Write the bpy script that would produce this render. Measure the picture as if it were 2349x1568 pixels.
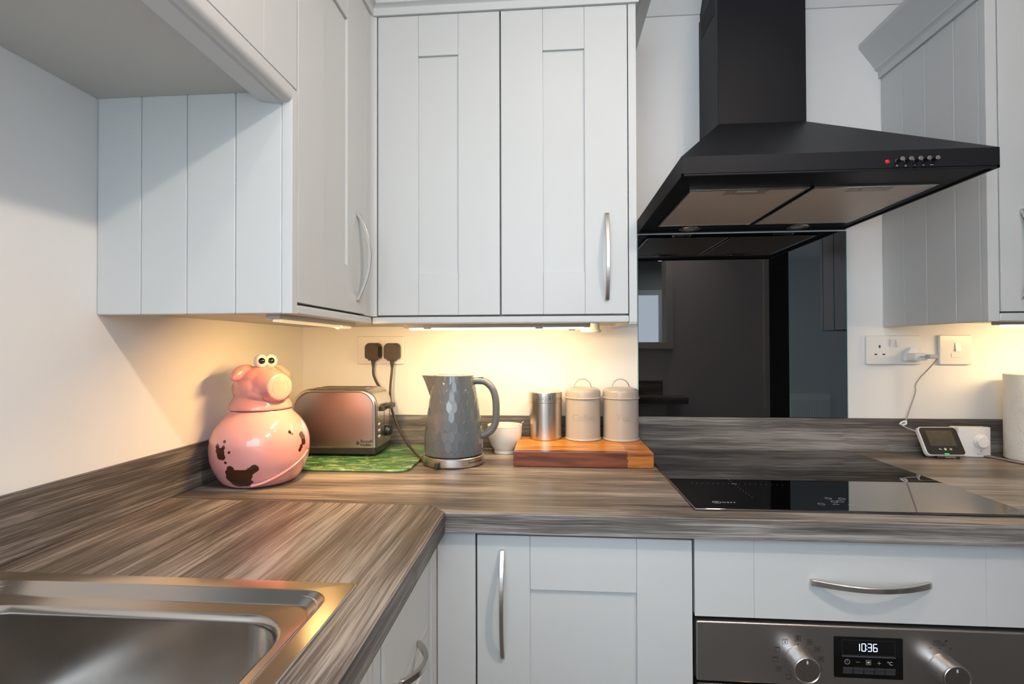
import bpy, bmesh, math, random
from mathutils import Vector, Matrix, Euler
for o in list(bpy.data.objects): bpy.data.objects.remove(o)
SC = bpy.context.scene; COL = SC.collection
R = math.radians; PI = math.pi
random.seed(4)

# ------------------------------------------------------------------ camera
cam = bpy.data.cameras.new('camera'); camo = bpy.data.objects.new('camera', cam); COL.objects.link(camo)
cam.sensor_width = 36.0; cam.sensor_fit = 'HORIZONTAL'; cam.lens = 1145.23 * 36 / 2349; cam.clip_start = .02
yaw, pit, rol = .0754, .0108, -.0028
f0 = Vector((-math.sin(yaw), math.cos(yaw), 0)); r0 = Vector((math.cos(yaw), math.sin(yaw), 0)); u0 = Vector((0, 0, 1))
fw = f0 * math.cos(pit) + u0 * math.sin(pit); up = u0 * math.cos(pit) - f0 * math.sin(pit)
rt = r0 * math.cos(rol) + up * math.sin(rol); up = up * math.cos(rol) - r0 * math.sin(rol)
M = Matrix.Identity(4)
for i in range(3):
    M[i][0] = rt[i]; M[i][1] = up[i]; M[i][2] = -fw[i]
M[0][3], M[1][3], M[2][3] = .7818, -1.5343, 1.2156
camo.matrix_world = M; SC.camera = camo

# ------------------------------------------------------------------ world, exposure, lamps
SC.view_settings.view_transform = 'Standard'; SC.view_settings.look = 'None'
SC.view_settings.gamma = 1.0; SC.view_settings.use_curve_mapping = False
SC.view_settings.exposure = 0.12
w = bpy.data.worlds.new('sky'); SC.world = w; w.use_nodes = True
w.node_tree.nodes['Background'].inputs[0].default_value = (.75, .86, 1, 1)
w.node_tree.nodes['Background'].inputs[1].default_value = 4.5

def area(name, loc, rot, sx, sy, power, color, spread=180):
    l = bpy.data.lights.new(name, 'AREA'); l.shape = 'RECTANGLE'; l.size = sx; l.size_y = sy
    l.energy = power; l.color = color; l.spread = R(spread)
    o = bpy.data.objects.new(name, l); o.location = loc; o.rotation_euler = rot; COL.objects.link(o); return o
COOL = (.70, .86, 1.0); NEUT = (1.0, .84, .70); WARM = (1.0, .63, .27); WARM2 = (1.0, .72, .42)
area('added_rear_fill', (.62, -2.36, 1.72), (R(90), 0, 0), 1.05, .95, 13, COOL)  # added cool fill behind the camera, outside an invented window
area('added_doorway_fill', (2.75, -2.3, 1.3), (R(90), 0, R(12)), .7, 1.5, 1.2, COOL)  # added fill lamp just beyond the doorway, not at any window
area('added_far_room_fill', (2.5, -4.2, 2.3), (0, 0, 0), .7, 1.4, 48, (.86, .95, .95))  # added fill under the far room's ceiling, facing down
def downlight(name, x, y, e, tilt=0, col=NEUT):
    l = bpy.data.lights.new(name, 'AREA'); l.shape = 'DISK'; l.size = .09; l.energy = e; l.color = col; l.spread = R(150)
    o = bpy.data.objects.new(name, l); o.location = (x, y, 2.385); o.rotation_euler = (0, R(tilt), 0); COL.objects.link(o)
DL = [(1.55, -.95, 1.5), (1.62, -1.60, 13.5), (.80, -1.35, 2.5)]
for i, (x, y, e) in enumerate(DL): downlight('ceiling_spot', x, y, e, 48 if i == 1 else 0)
# strips under the wall cabinets (light leaves each strip's lens)
area('strip_glow_back', (.66, -.235, 1.2595), (R(38), 0, 0), .44, .012, 1.75, (1.0, .70, .35))
area('strip_glow_left', (.3045, -.45, 1.2595), (R(24), R(14), 0), .008, .20, 4.0, (1.0, .58, .20))
area('strip_glow_right', (2.22, -.22, 1.2595), (R(38), 0, 0), .4, .012, 1.8, (1.0, .66, .33))

# ------------------------------------------------------------------ helpers
ORG = {}
def empty(name, label, cat, loc, rz=0, group=None, local=False):
    o = bpy.data.objects.new(name, None); COL.objects.link(o); o.empty_display_size = .05
    o.location = loc; o.rotation_euler = (0, 0, rz)
    ORG[o.name] = Vector((0, 0, 0)) if (local or rz) else Vector(loc)
    o['label'] = label; o['category'] = cat
    if group: o['group'] = group
    return o
def tag(o, label, cat, group=None):
    o['label'] = label; o['category'] = cat
    if group: o['group'] = group
    return o
def ob(name, bm, mat, parent=None, smooth=35, kind=None, label=None, origin=None):
    if parent is not None:
        org = ORG[parent.name]; bmesh.ops.translate(bm, verts=bm.verts, vec=-org)
    elif origin is not None:
        org = Vector(origin); bmesh.ops.translate(bm, verts=bm.verts, vec=-org)
    else: org = Vector((0, 0, 0))
    bm.normal_update()
    if smooth:
        for e in bm.edges:
            e.smooth = not (len(e.link_faces) != 2 or e.calc_face_angle(0) > R(smooth))
        for f in bm.faces: f.smooth = True
    me = bpy.data.meshes.new(name); bm.to_mesh(me); bm.free()
    for m in (mat if isinstance(mat, (list, tuple)) else [mat]): me.materials.append(m)
    o = bpy.data.objects.new(name, me); COL.objects.link(o); ORG[o.name] = org
    if parent is not None: o.parent = parent
    elif origin is not None: o.location = origin
    if kind: o['kind'] = kind
    if label: o['label'] = label
    if smooth and smooth < 90:
        wn = o.modifiers.new('weighted', 'WEIGHTED_NORMAL'); wn.keep_sharp = True; wn.weight = 80
    return o
def NB(): return bmesh.new()
def box(bm, x0, x1, y0, y1, z0, z1, bev=0, seg=2):
    v = bmesh.ops.create_cube(bm, size=1)['verts']
    for p in v: p.co = Vector(((x0 + x1) / 2 + p.co.x * (x1 - x0), (y0 + y1) / 2 + p.co.y * (y1 - y0), (z0 + z1) / 2 + p.co.z * (z1 - z0)))
    if bev:
        es = list({e for p in v for e in p.link_edges})
        bmesh.ops.bevel(bm, geom=es, offset=bev, segments=seg, profile=.5, affect='EDGES')
def rrect(x0, x1, y0, y1, r, n=6):
    rs = r if isinstance(r, (list, tuple)) else (r,) * 4
    P = []
    for (cx, cy, a0, q) in ((x1 - rs[0], y0 + rs[0], -90, rs[0]), (x1 - rs[1], y1 - rs[1], 0, rs[1]), (x0 + rs[2], y1 - rs[2], 90, rs[2]), (x0 + rs[3], y0 + rs[3], 180, rs[3])):
        for k in range(n + 1):
            a = R(a0 + 90 * k / n); P.append((cx + q * math.cos(a), cy + q * math.sin(a)))
    return P
def ax3(axis, p, d):
    if axis == 'z': return Vector((p[0], p[1], d))
    if axis == 'y': return Vector((p[0], d, p[1]))
    return Vector((d, p[0], p[1]))
def prism(bm, pts, axis, a, b, bev=0, seg=2, cap=True):
    A = [bm.verts.new(ax3(axis, p, a)) for p in pts]; B = [bm.verts.new(ax3(axis, p, b)) for p in pts]
    n = len(pts); F = []
    for i in range(n):
        j = (i + 1) % n; F.append(bm.faces.new((A[i], A[j], B[j], B[i])))
    if cap: F.append(bm.faces.new(A)); F.append(bm.faces.new(B[::-1]))
    bmesh.ops.recalc_face_normals(bm, faces=F)
    if bev and cap:
        es = list({e for f in F[-2:] for e in f.edges})
        bmesh.ops.bevel(bm, geom=es, offset=bev, segments=seg, profile=.5, affect='EDGES')
def holed(bm, outer, holes, z0, z1):
    """flat slab with holes (polygons in xy)"""
    loops = []
    for pts in [outer] + holes:
        vs = [bm.verts.new((p[0], p[1], z1)) for p in pts]; es = [bm.edges.new((vs[i], vs[(i + 1) % len(vs)])) for i in range(len(vs))]
        loops.append((vs, es))
    r = bmesh.ops.triangle_fill(bm, edges=[e for _, es in loops for e in es], use_beauty=True)
    fs = [g for g in r['geom'] if isinstance(g, bmesh.types.BMFace)]
    ex = bmesh.ops.extrude_face_region(bm, geom=fs)
    vs = [g for g in ex['geom'] if isinstance(g, bmesh.types.BMVert)]
    bmesh.ops.translate(bm, verts=vs, vec=(0, 0, z0 - z1))
    bmesh.ops.recalc_face_normals(bm, faces=bm.faces[:])
def loft(bm, loops, cap0=True, cap1=True, closed=True):
    V = [[bm.verts.new(p) for p in L] for L in loops]; n = len(loops[0]); F = []
    for a, b in zip(V, V[1:]):
        for i in range(n if closed else n - 1):
            j = (i + 1) % n; F.append(bm.faces.new((a[i], a[j], b[j], b[i])))
    if cap0: F.append(bm.faces.new(V[0][::-1]))
    if cap1: F.append(bm.faces.new(V[-1]))
    bmesh.ops.recalc_face_normals(bm, faces=F)
def lathe(bm, prof, c=(0, 0, 0), n=64, axis='z', cap=True):
    def P(r, z, a):
        x, y = r * math.cos(a), r * math.sin(a)
        if axis == 'z': return (c[0] + x, c[1] + y, c[2] + z)
        if axis == 'y': return (c[0] + x, c[1] + z, c[2] + y)
        return (c[0] + z, c[1] + x, c[2] + y)
    loft(bm, [[P(max(r, 1e-5), z, 2 * PI * k / n) for k in range(n)] for r, z in prof], cap, cap)
def smooth_path(pts, sub=8):
    P = [Vector(p) for p in pts]; P = [2 * P[0] - P[1]] + P + [2 * P[-1] - P[-2]]; out = []
    for i in range(1, len(P) - 2):
        for k in range(sub):
            t = k / sub; a, b, c, d = P[i - 1], P[i], P[i + 1], P[i + 2]
            out.append(.5 * ((2 * b) + (c - a) * t + (2 * a - 5 * b + 4 * c - d) * t * t + (3 * b - a - 3 * c + d) * t ** 3))
    out.append(P[-2]); return out
def tube(bm, pts, r, n=12, sub=8, flat=None, rs=None):
    P = smooth_path(pts, sub) if sub > 1 else [Vector(p) for p in pts]
    T = [(P[min(i + 1, len(P) - 1)] - P[max(i - 1, 0)]).normalized() for i in range(len(P))]
    N = T[0].orthogonal().normalized() if flat is None else Vector(flat[2])
    loops = []
    for i, (p, t) in enumerate(zip(P, T)):
        N = (N - t * N.dot(t)).normalized(); B = t.cross(N)
        q = 1 if rs is None else rs[min(int(i / max(1, sub)), len(rs) - 1)] if sub <= 1 else rs[0] + (rs[-1] - rs[0]) * i / (len(P) - 1)
        a, b = (r, r) if flat is None else (flat[0], flat[1])
        loops.append([p + (N * math.cos(2 * PI * k / n) * a + B * math.sin(2 * PI * k / n) * b) * q for k in range(n)])
    loft(bm, loops)
def bow(bm, p0, p1, out, wd, bulge=.028, w=.012, t=.008):
    """crescent handle between two feet; out = away from door, wd = width direction"""
    p0, p1, out, wd = map(Vector, (p0, p1, out, wd)); n = 28; L = []
    for k in range(n + 1):
        s = k / n; c = p0.lerp(p1, s); o = .006 + bulge * math.sin(PI * s) ** .9; i = max(0.0, o - t) if .07 < s < .93 else 0.0
        ww = w * (1 - .12 * math.sin(PI * s))
        L.append([c + out * o + wd * ww / 2, c + out * o - wd * ww / 2, c + out * i - wd * ww / 2, c + out * i + wd * ww / 2])
    loft(bm, L)
    bmesh.ops.bevel(bm, geom=[e for e in bm.edges], offset=.0008, segments=1, affect='EDGES')
def rotz90(bm): bmesh.ops.rotate(bm, verts=bm.verts, cent=(0, 0, 0), matrix=Matrix.Rotation(R(90), 3, 'Z'))
def door_bm(x0, x1, z0, z1, yf, stile=.1, rail=.1, t=.02, rec=.0060, slab=False, lines=None):
    bm = NB(); b = .0016
    box(bm, x0 + .0005, x1 - .0005, yf + rec, yf + t, z0 + .0005, z1 - .0005, .001, 1)
    cols = [(x0, x0 + stile), (x1 - stile, x1)]
    for a, c in cols: box(bm, a, c, yf, yf + rec + .001, z0, z1, b)
    if slab: box(bm, x0 + stile, x1 - stile, yf, yf + rec + .001, z0, z1, .0006)
    else:
        box(bm, x0 + stile, x1 - stile, yf, yf + rec + .001, z1 - rail, z1, b)
        box(bm, x0 + stile, x1 - stile, yf, yf + rec + .001, z0, z0 + rail, b)
    return bm
def text(name, s, size, mat, parent, mx, align='CENTER', ext=.00015, bend=None, kind=None, label=None, spacing=1, off=0):
    c = bpy.data.curves.new(name, 'FONT'); c.body = s; c.size = size; c.align_x = align; c.align_y = 'CENTER'
    c.extrude = ext; c.resolution_u = 4; c.space_character = spacing; c.offset = off
    t = bpy.data.objects.new('tmp', c); COL.objects.link(t)
    dg = bpy.context.evaluated_depsgraph_get(); me = bpy.data.meshes.new_from_object(t.evaluated_get(dg))
    bm = NB(); bm.from_mesh(me); bpy.data.objects.remove(t); bpy.data.meshes.remove(me); bpy.data.curves.remove(c)
    if bend:                                     # wrap text (xy) round a cylinder: bend = (radius, angle of text centre, centre)
        rr, a0, cc = bend
        for v in bm.verts:
            a = a0 + v.co.x / rr; q = rr + v.co.z
            v.co = Vector((cc[0] + q * math.cos(a), cc[1] + q * math.sin(a), cc[2] + v.co.y))
    else: bm.transform(mx)
    return ob(name, bm, mat, parent, smooth=0, kind=kind, label=label)
def face_front(loc, rz=0):   # text facing -y
    return Matrix.Translation(loc) @ Matrix.Rotation(rz, 4, 'Z') @ Matrix.Rotation(R(90), 4, 'X')

# ------------------------------------------------------------------ materials
def mat(name, col, rough=.5, metal=0, spec=.5, ior=1.5, coat=0, emis=None, es=0, trans=0, bump=None, vary=None):
    m = bpy.data.materials.new(name); m.use_nodes = True; nt = m.node_tree; b = nt.nodes['Principled BSDF']
    b.inputs['Base Color'].default_value = (*col, 1); b.inputs['Roughness'].default_value = rough; b.inputs['Metallic'].default_value = metal
    b.inputs['Specular IOR Level'].default_value = spec; b.inputs['IOR'].default_value = ior; b.inputs['Coat Weight'].default_value = coat
    b.inputs['Coat Roughness'].default_value = .03
    b.inputs['Transmission Weight'].default_value = trans
    if emis: b.inputs['Emission Color'].default_value = (*emis, 1); b.inputs['Emission Strength'].default_value = es
    if bump or vary:
        tc = nt.nodes.new('ShaderNodeTexCoord'); mp = nt.nodes.new('ShaderNodeMapping'); nt.links.new(tc.outputs['Object'], mp.inputs[0])
    if bump:
        scl, st, dist = bump; mp.inputs['Scale'].default_value = scl
        n = nt.nodes.new('ShaderNodeTexNoise'); n.inputs['Scale'].default_value = 1; n.inputs['Detail'].default_value = 4
        nt.links.new(mp.outputs[0], n.inputs['Vector']); bp = nt.nodes.new('ShaderNodeBump'); bp.inputs['Strength'].default_value = st; bp.inputs['Distance'].default_value = dist
        nt.links.new(n.outputs['Fac'], bp.inputs['Height']); nt.links.new(bp.outputs[0], b.inputs['Normal'])
    if vary:
        c2, sc = vary; n = nt.nodes.new('ShaderNodeTexNoise'); n.inputs['Scale'].default_value = sc; n.inputs['Detail'].default_value = 3
        mx = nt.nodes.new('ShaderNodeMix'); mx.data_type = 'RGBA'; mx.inputs[6].default_value = (*col, 1); mx.inputs[7].default_value = (*c2, 1)
        nt.links.new(tc.outputs['Object'], n.inputs['Vector']); nt.links.new(n.outputs['Fac'], mx.inputs[0]); nt.links.new(mx.outputs[2], b.inputs['Base Color'])
    return m
def wood(name, axis, cd, cm, cl, rough=.36, fine=150, bumps=.35, seed=0, long=2.2, tone=None):
    """streaky laminate, grain along axis 'x' or 'y'"""
    m = bpy.data.materials.new(name); m.use_nodes = True; nt = m.node_tree; b = nt.nodes['Principled BSDF']; N = nt.nodes.new; L = nt.links.new
    tc = N('ShaderNodeTexCoord')
    # slow warp so the streaks wander
    w0 = N('ShaderNodeTexNoise'); w0.inputs['Scale'].default_value = 3.2; w0.inputs['Detail'].default_value = 2
    L(tc.outputs['Object'], w0.inputs['Vector'])
    ws = N('ShaderNodeVectorMath'); ws.operation = 'SCALE'; ws.inputs['Scale'].default_value = .014; L(w0.outputs['Color'], ws.inputs[0])
    ad = N('ShaderNodeVectorMath'); L(tc.outputs['Object'], ad.inputs[0]); L(ws.outputs[0], ad.inputs[1])
    def streak(a, c, det, dx=0):
        mp = N('ShaderNodeMapping'); sv = [c, c, c]; sv['xyz'.index(axis)] = a; mp.inputs['Scale'].default_value = sv; mp.inputs['Location'].default_value = (seed + dx, seed * 2.3 + dx, seed)
        L(ad.outputs[0], mp.inputs[0]); n = N('ShaderNodeTexNoise'); n.inputs['Scale'].default_value = 1; n.inputs['Detail'].default_value = det; n.inputs['Roughness'].default_value = .6
        L(mp.outputs[0], n.inputs['Vector']); return n.outputs['Fac']
    s1 = streak(long * 3.0, fine * 4.2, 3); s2 = streak(long * 1.1, fine * 1.0, 4, 7); s3 = streak(long * .8, fine * .11, 2, 3)
    def mixf(a, c, f):
        x = N('ShaderNodeMix'); x.inputs[0].default_value = f; L(a, x.inputs[2]); L(c, x.inputs[3]); return x.outputs[0]
    h = mixf(mixf(s1, s2, .45), s3, .40)
    cr = N('ShaderNodeValToRGB'); e = cr.color_ramp.elements; e[0].position = .40; e[0].color = (*cd, 1); e[1].position = .60; e[1].color = (*cl, 1)
    k = cr.color_ramp.elements.new(.50); k.color = (*cm, 1); L(h, cr.inputs[0])
    col = cr.outputs[0]
    if tone:
        tn = N('ShaderNodeTexNoise'); tn.inputs['Scale'].default_value = tone[1]; L(ad.outputs[0], tn.inputs['Vector'])
        tr = N('ShaderNodeValToRGB'); tr.color_ramp.elements[0].position = .42; tr.color_ramp.elements[1].position = .6; L(tn.outputs['Fac'], tr.inputs[0])
        mm = N('ShaderNodeMix'); mm.data_type = 'RGBA'; mm.blend_type = 'MULTIPLY'; mm.inputs[7].default_value = (*tone[0], 1)
        L(tr.outputs[0], mm.inputs[0]); L(col, mm.inputs[6]); col = mm.outputs[2]
    L(col, b.inputs['Base Color'])
    b.inputs['Roughness'].default_value = rough
    rr = N('ShaderNodeMapRange'); rr.inputs[3].default_value = rough + .12; rr.inputs[4].default_value = rough - .08; L(h, rr.inputs[0]); L(rr.outputs[0], b.inputs['Roughness'])
    bp = N('ShaderNodeBump'); bp.inputs['Strength'].default_value = bumps; bp.inputs['Distance'].default_value = .0006
    L(mixf(s1, s2, .4), bp.inputs['Height']); L(bp.outputs[0], b.inputs['Normal'])
    return m
M_ = {}
M_['wall'] = mat('white_wall_paint', (.80, .785, .755), .6, spec=.3, bump=((9, 9, 9), .25, .004), vary=((.77, .76, .735), 4))
M_['lilac'] = mat('pale_lilac_grey_wall_paint', (.74, .74, .80), .6)
M_['ceil'] = mat('ceiling_paint', (.80, .79, .77), .8)
M_['floor'] = mat('floor_vinyl', (.15, .13, .115), .5, vary=((.12, .105, .095), 6))
M_['grey'] = mat('pale_grey_cabinet_paint', (.575, .585, .575), .38, spec=.4, bump=((60, 60, 60), .04, .0006))
M_['greyin'] = mat('cabinet_underside_laminate', (.50, .495, .465), .5)
M_['gap'] = mat('dark_gap', (.03, .03, .03), .8)
cd, cm, cl = (.044, .036, .030), (.155, .128, .108), (.40, .35, .305)
M_['topx'] = wood('grey_wood_laminate_lengthways', 'x', cd, cm, cl, .33, 130, .3, 1)
M_['topy'] = wood('grey_wood_laminate_crossways', 'y', (.034, .027, .022), (.128, .104, .087), (.36, .312, .27), .34, 130, .5, 5)
M_['edgex'] = wood('grey_wood_edge', 'x', (.045, .040, .036), (.15, .133, .12), (.36, .335, .31), .45, 150, .5, 9)
M_['edgey'] = wood('grey_wood_edge_shaded', 'y', (.026, .022, .019), (.095, .082, .073), (.27, .24, .215), .45, 150, .5, 9)  # same edge laminate, colours darkened for the less lit left side
M_['steel'] = mat('brushed_stainless_steel', (.60, .575, .55), .30, 1, bump=((3, 3, 420), .10, .0004))
M_['sinksteel'] = mat('sink_stainless_steel', (.50, .475, .45), .21, 1, bump=((240, 6, 6), .08, .0003))
M_['chrome'] = mat('satin_chrome', (.66, .62, .58), .24, 1)
M_['ovensteel'] = mat('oven_brushed_steel', (.47, .445, .42), .34, 1, bump=((3, 3, 500), .08, .0004))
M_['black'] = mat('black_gloss_plastic', (.012, .012, .013), .25)
M_['bmatt'] = mat('black_matt_plastic', (.022, .020, .019), .42)
M_['hood'] = mat('black_satin_hood_metal', (.012, .0125, .015), .45, spec=.12, bump=((4, 4, 300), .04, .0003))
M_['glass'] = mat('black_splashback_glass', (.0025, .0025, .003), .012, spec=.5, ior=1.88)
M_['hob'] = mat('black_ceramic_glass', (.0015, .0015, .002), .012, ior=2.6)
M_['gedge'] = mat('green_glass_edge', (.35, .55, .50), .15)
M_['white'] = mat('white_plastic', (.78, .76, .72), .28)
M_['white2'] = mat('cool_white_plastic', (.80, .80, .80), .3)
M_['print'] = mat('dark_print', (.02, .018, .018), .5)
M_['pw'] = mat('pale_print', (.5, .5, .5), .5)
M_['red'] = mat('red_indicator', (.55, .012, .015), .25)
M_['filter'] = None
M_['pinkh'] = mat('pink_glazed_ceramic_head', (.60, .245, .235), .08, coat=.6)
M_['eye'] = mat('white_glaze', (.72, .71, .66), .06, coat=.5)
M_['pupil'] = mat('black_glaze', (.004, .004, .004), .04, coat=.5)
M_['kettle'] = mat('grey_gloss_kettle_plastic', (.098, .113, .130), .12, coat=.35)
M_['kettle2'] = mat('grey_handle_plastic', (.130, .138, .142), .25)
M_['cer'] = mat('cream_glazed_ceramic', (.72, .69, .63), .22, bump=((40, 40, 500), .1, .0006))
M_['tin'] = mat('taupe_painted_tin', (.42, .372, .325), .22)
M_['tinprint'] = mat('taupe_lettering', (.33, .29, .25), .35)
M_['paper'] = mat('white_kitchen_paper', (.78, .76, .70), .9, bump=((190, 190, 190), .9, .003))
M_['lens'] = mat('lit_strip_lens', (.9, .8, .6), .4, emis=(1, .83, .55), es=7)
M_['lensl'] = mat('lit_amber_strip_lens', (.7, .6, .45), .4, emis=(1, .72, .38), es=.55)
M_['fit'] = mat('grey_strip_housing', (.42, .41, .40), .4)
M_['cable'] = mat('dark_cable_rubber', (.045, .034, .030), .4)
M_['wcable'] = mat('braided_grey_cable', (.42, .41, .40), .6, bump=((400, 400, 900), .6, .001))
M_['digit'] = mat('lit_clock_digits', (.3, .4, .6), .4, emis=(.55, .75, 1), es=2.2)
M_['green'] = mat('lit_green_led', (0, .6, .1), .4, emis=(0, 1, .15), es=1.2)
M_['screen'] = mat('dark_lcd_screen', (.055, .05, .038), .12, vary=((.11, .10, .075), 60))
M_['dial'] = mat('display_black', (.004, .004, .004), .08)
M_['lampglass'] = mat('frosted_lamp_glass', (.55, .55, .55), .15)
M_['spot'] = mat('lit_downlight_glass', (.9, .9, .85), .4, emis=(1, .93, .82), es=12)

def nodes(name):
    m = bpy.data.materials.new(name); m.use_nodes = True; return m, m.node_tree, m.node_tree.nodes['Principled BSDF']
# hood filter: rows of fine perforation
m, nt, b = nodes('perforated_aluminium_filter'); N = nt.nodes.new; L = nt.links.new
b.inputs['Metallic'].default_value = .1; b.inputs['Roughness'].default_value = .45
tc = N('ShaderNodeTexCoord'); vo = N('ShaderNodeTexVoronoi'); vo.inputs['Scale'].default_value = 260; vo.inputs['Randomness'].default_value = 0
L(tc.outputs['Object'], vo.inputs['Vector']); cr = N('ShaderNodeValToRGB'); cr.color_ramp.elements[0].position = .28; cr.color_ramp.elements[0].color = (.30, .24, .19, 1)
cr.color_ramp.elements[1].position = .42; cr.color_ramp.elements[1].color = (.85, .74, .64, 1); L(vo.outputs['Distance'], cr.inputs[0]); L(cr.outputs[0], b.inputs['Base Color']); M_['filter'] = m
# pig body glaze with brown splashes (pattern on the ceramic itself)
SPOTS = [(0.0435, -0.0921, 0.049, 0.0082), (0.0369, -0.0917, 0.0405, 0.0077), (0.0358, -0.0865, 0.0275, 0.0108), (0.0807, -0.0622, 0.0492, 0.0088), (0.0748, -0.0661, 0.0438, 0.0093), (0.0507, -0.0814, 0.0332, 0.016), (0.0639, -0.072, 0.0341, 0.0149), (0.0452, -0.0785, 0.0223, 0.018), (0.0568, -0.0693, 0.0207, 0.0142), (0.0234, -0.1022, 0.0828, 0.0103), (0.0135, -0.1031, 0.096, 0.0052), (0.0284, -0.1013, 0.0752, 0.0072), (0.0303, -0.0995, 0.0948, 0.0044), (0.0163, -0.1033, 0.0874, 0.0067), (0.0214, -0.103, 0.0761, 0.0077), (0.0299, -0.0971, 0.1066, 0.0033), (0.0434, -0.0951, 0.0847, 0.0028), (0.0355, -0.0975, 0.0634, 0.0031), (0.0974, 0.0089, 0.1178, 0.0033), (0.0984, 0.0132, 0.1136, 0.0033), (0.0666, -0.0586, 0.0193, 0.0031), (0.0925, 0.041, 0.1075, 0.0077), (0.0931, 0.0454, 0.1005, 0.0082), (0.0937, 0.0459, 0.0916, 0.0077), (0.1, 0.0327, 0.0755, 0.0046), (0.098, 0.0374, 0.082, 0.0052)]
m, nt, b = nodes('pink_ceramic_with_brown_splashes'); N = nt.nodes.new; L = nt.links.new
b.inputs['Roughness'].default_value = .08; b.inputs['Coat Weight'].default_value = .6
tc = N('ShaderNodeTexCoord'); nz = N('ShaderNodeTexNoise'); nz.inputs['Scale'].default_value = 60; L(tc.outputs['Object'], nz.inputs['Vector'])
sc_ = N('ShaderNodeVectorMath'); sc_.operation = 'SCALE'; sc_.inputs['Scale'].default_value = .006; L(nz.outputs['Color'], sc_.inputs[0])
sb = N('ShaderNodeVectorMath'); sb.operation = 'SUBTRACT'; sb.inputs[1].default_value = (.003, .003, .003); L(sc_.outputs[0], sb.inputs[0])
av = N('ShaderNodeVectorMath'); L(tc.outputs['Object'], av.inputs[0]); L(sb.outputs[0], av.inputs[1])
def pig_spots(bmx, N=N, L=L, av=av, b=b):
    from mathutils.bvhtree import BVHTree
    t = BVHTree.FromBMesh(bmx); last = None
    for (x, y, z, r) in SPOTS:
        p = t.find_nearest(Vector((x, y, max(z, .004))))[0]
        d = N('ShaderNodeVectorMath'); d.operation = 'DISTANCE'; L(av.outputs[0], d.inputs[0]); d.inputs[1].default_value = p
        q = N('ShaderNodeMath'); q.operation = 'SUBTRACT'; L(d.outputs['Value'], q.inputs[0]); q.inputs[1].default_value = r * 1.0
        if last is None: last = q.outputs[0]
        else:
            mn = N('ShaderNodeMath'); mn.operation = 'SMOOTH_MIN'; mn.inputs[2].default_value = .003; L(last, mn.inputs[0]); L(q.outputs[0], mn.inputs[1]); last = mn.outputs[0]
    mr = N('ShaderNodeMapRange'); mr.inputs[1].default_value = .0; mr.inputs[2].default_value = .0006; L(last, mr.inputs[0])
    mx = N('ShaderNodeMix'); mx.data_type = 'RGBA'; mx.inputs[6].default_value = (.045, .012, .006, 1); mx.inputs[7].default_value = (.66, .305, .30, 1)
    L(mr.outputs[0], mx.inputs[0]); L(mx.outputs[2], b.inputs['Base Color'])
M_['pinkb'] = m
# green glass board picture: grass blades and yellow flowers
m, nt, b = nodes('green_meadow_print_glass'); N = nt.nodes.new; L = nt.links.new
b.inputs['Roughness'].default_value = .12; tc = N('ShaderNodeTexCoord')
n1 = N('ShaderNodeTexNoise'); n1.inputs['Scale'].default_value = 22; n1.inputs['Detail'].default_value = 6; n1.inputs['Distortion'].default_value = 1.6
mp = N('ShaderNodeMapping'); mp.inputs['Scale'].default_value = (.6, 1.8, 1); mp.inputs['Rotation'].default_value = (0, 0, .5); L(tc.outputs['Object'], mp.inputs[0]); L(mp.outputs[0], n1.inputs['Vector'])
cr = N('ShaderNodeValToRGB'); el = cr.color_ramp.elements; el[0].position = .33; el[0].color = (.03, .115, .045, 1); el[1].position = .70; el[1].color = (.42, .52, .30, 1)
k = el.new(.48); k.color = (.085, .22, .085, 1); k = el.new(.58); k.color = (.18, .34, .14, 1); L(n1.outputs['Fac'], cr.inputs[0])
n2 = N('ShaderNodeTexNoise'); n2.inputs['Scale'].default_value = 55; n2.inputs['Detail'].default_value = 2; L(tc.outputs['Object'], n2.inputs['Vector'])
c2 = N('ShaderNodeValToRGB'); c2.color_ramp.elements[0].position = .66; c2.color_ramp.elements[1].position = .69; L(n2.outputs['Fac'], c2.inputs[0])
mx = N('ShaderNodeMix'); mx.data_type = 'RGBA'; mx.inputs[7].default_value = (.55, .48, .06, 1); L(c2.outputs[0], mx.inputs[0]); L(cr.outputs[0], mx.inputs[6])
L(mx.outputs[2], b.inputs['Base Color']); M_['meadow'] = m
M_['board1'] = wood('orange_brown_hardwood', 'x', (.20, .050, .014), (.36, .105, .026), (.52, .19, .05), .32, 40, .1, 3, 4)
M_['board2'] = wood('dark_red_brown_hardwood', 'x', (.085, .020, .009), (.17, .042, .016), (.26, .075, .028), .32, 40, .1, 6, 4)
M_['board3'] = wood('honey_hardwood', 'x', (.30, .10, .02), (.44, .17, .035), (.60, .28, .07), .30, 40, .1, 8, 4)
# oven knob face: concentric turned metal
M_['turned'] = mat('turned_knob_metal', (.42, .38, .36), .3, 1)

# ------------------------------------------------------------------ the room
def wbox(name, *a, m='wall', kind='structure'):
    bm = NB(); box(bm, *a); return ob(name, bm, M_[m], smooth=0, kind=kind)
CEIL = 2.42
wbox('wall_back', -.12, 3.4, 0, .12, 0, CEIL)
wbox('wall_left', -.12, 0, -2.4, 0, 0, CEIL)
wbox('wall_right', 3.3, 3.4, -1.85, 0, 0, CEIL)
wbox('floor', -.12, 5.3, -5.6, .12, -.05, 0, m='floor')
wbox('ceiling', -.12, 5.3, -5.6, .12, CEIL, CEIL + .05, m='ceil')
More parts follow.
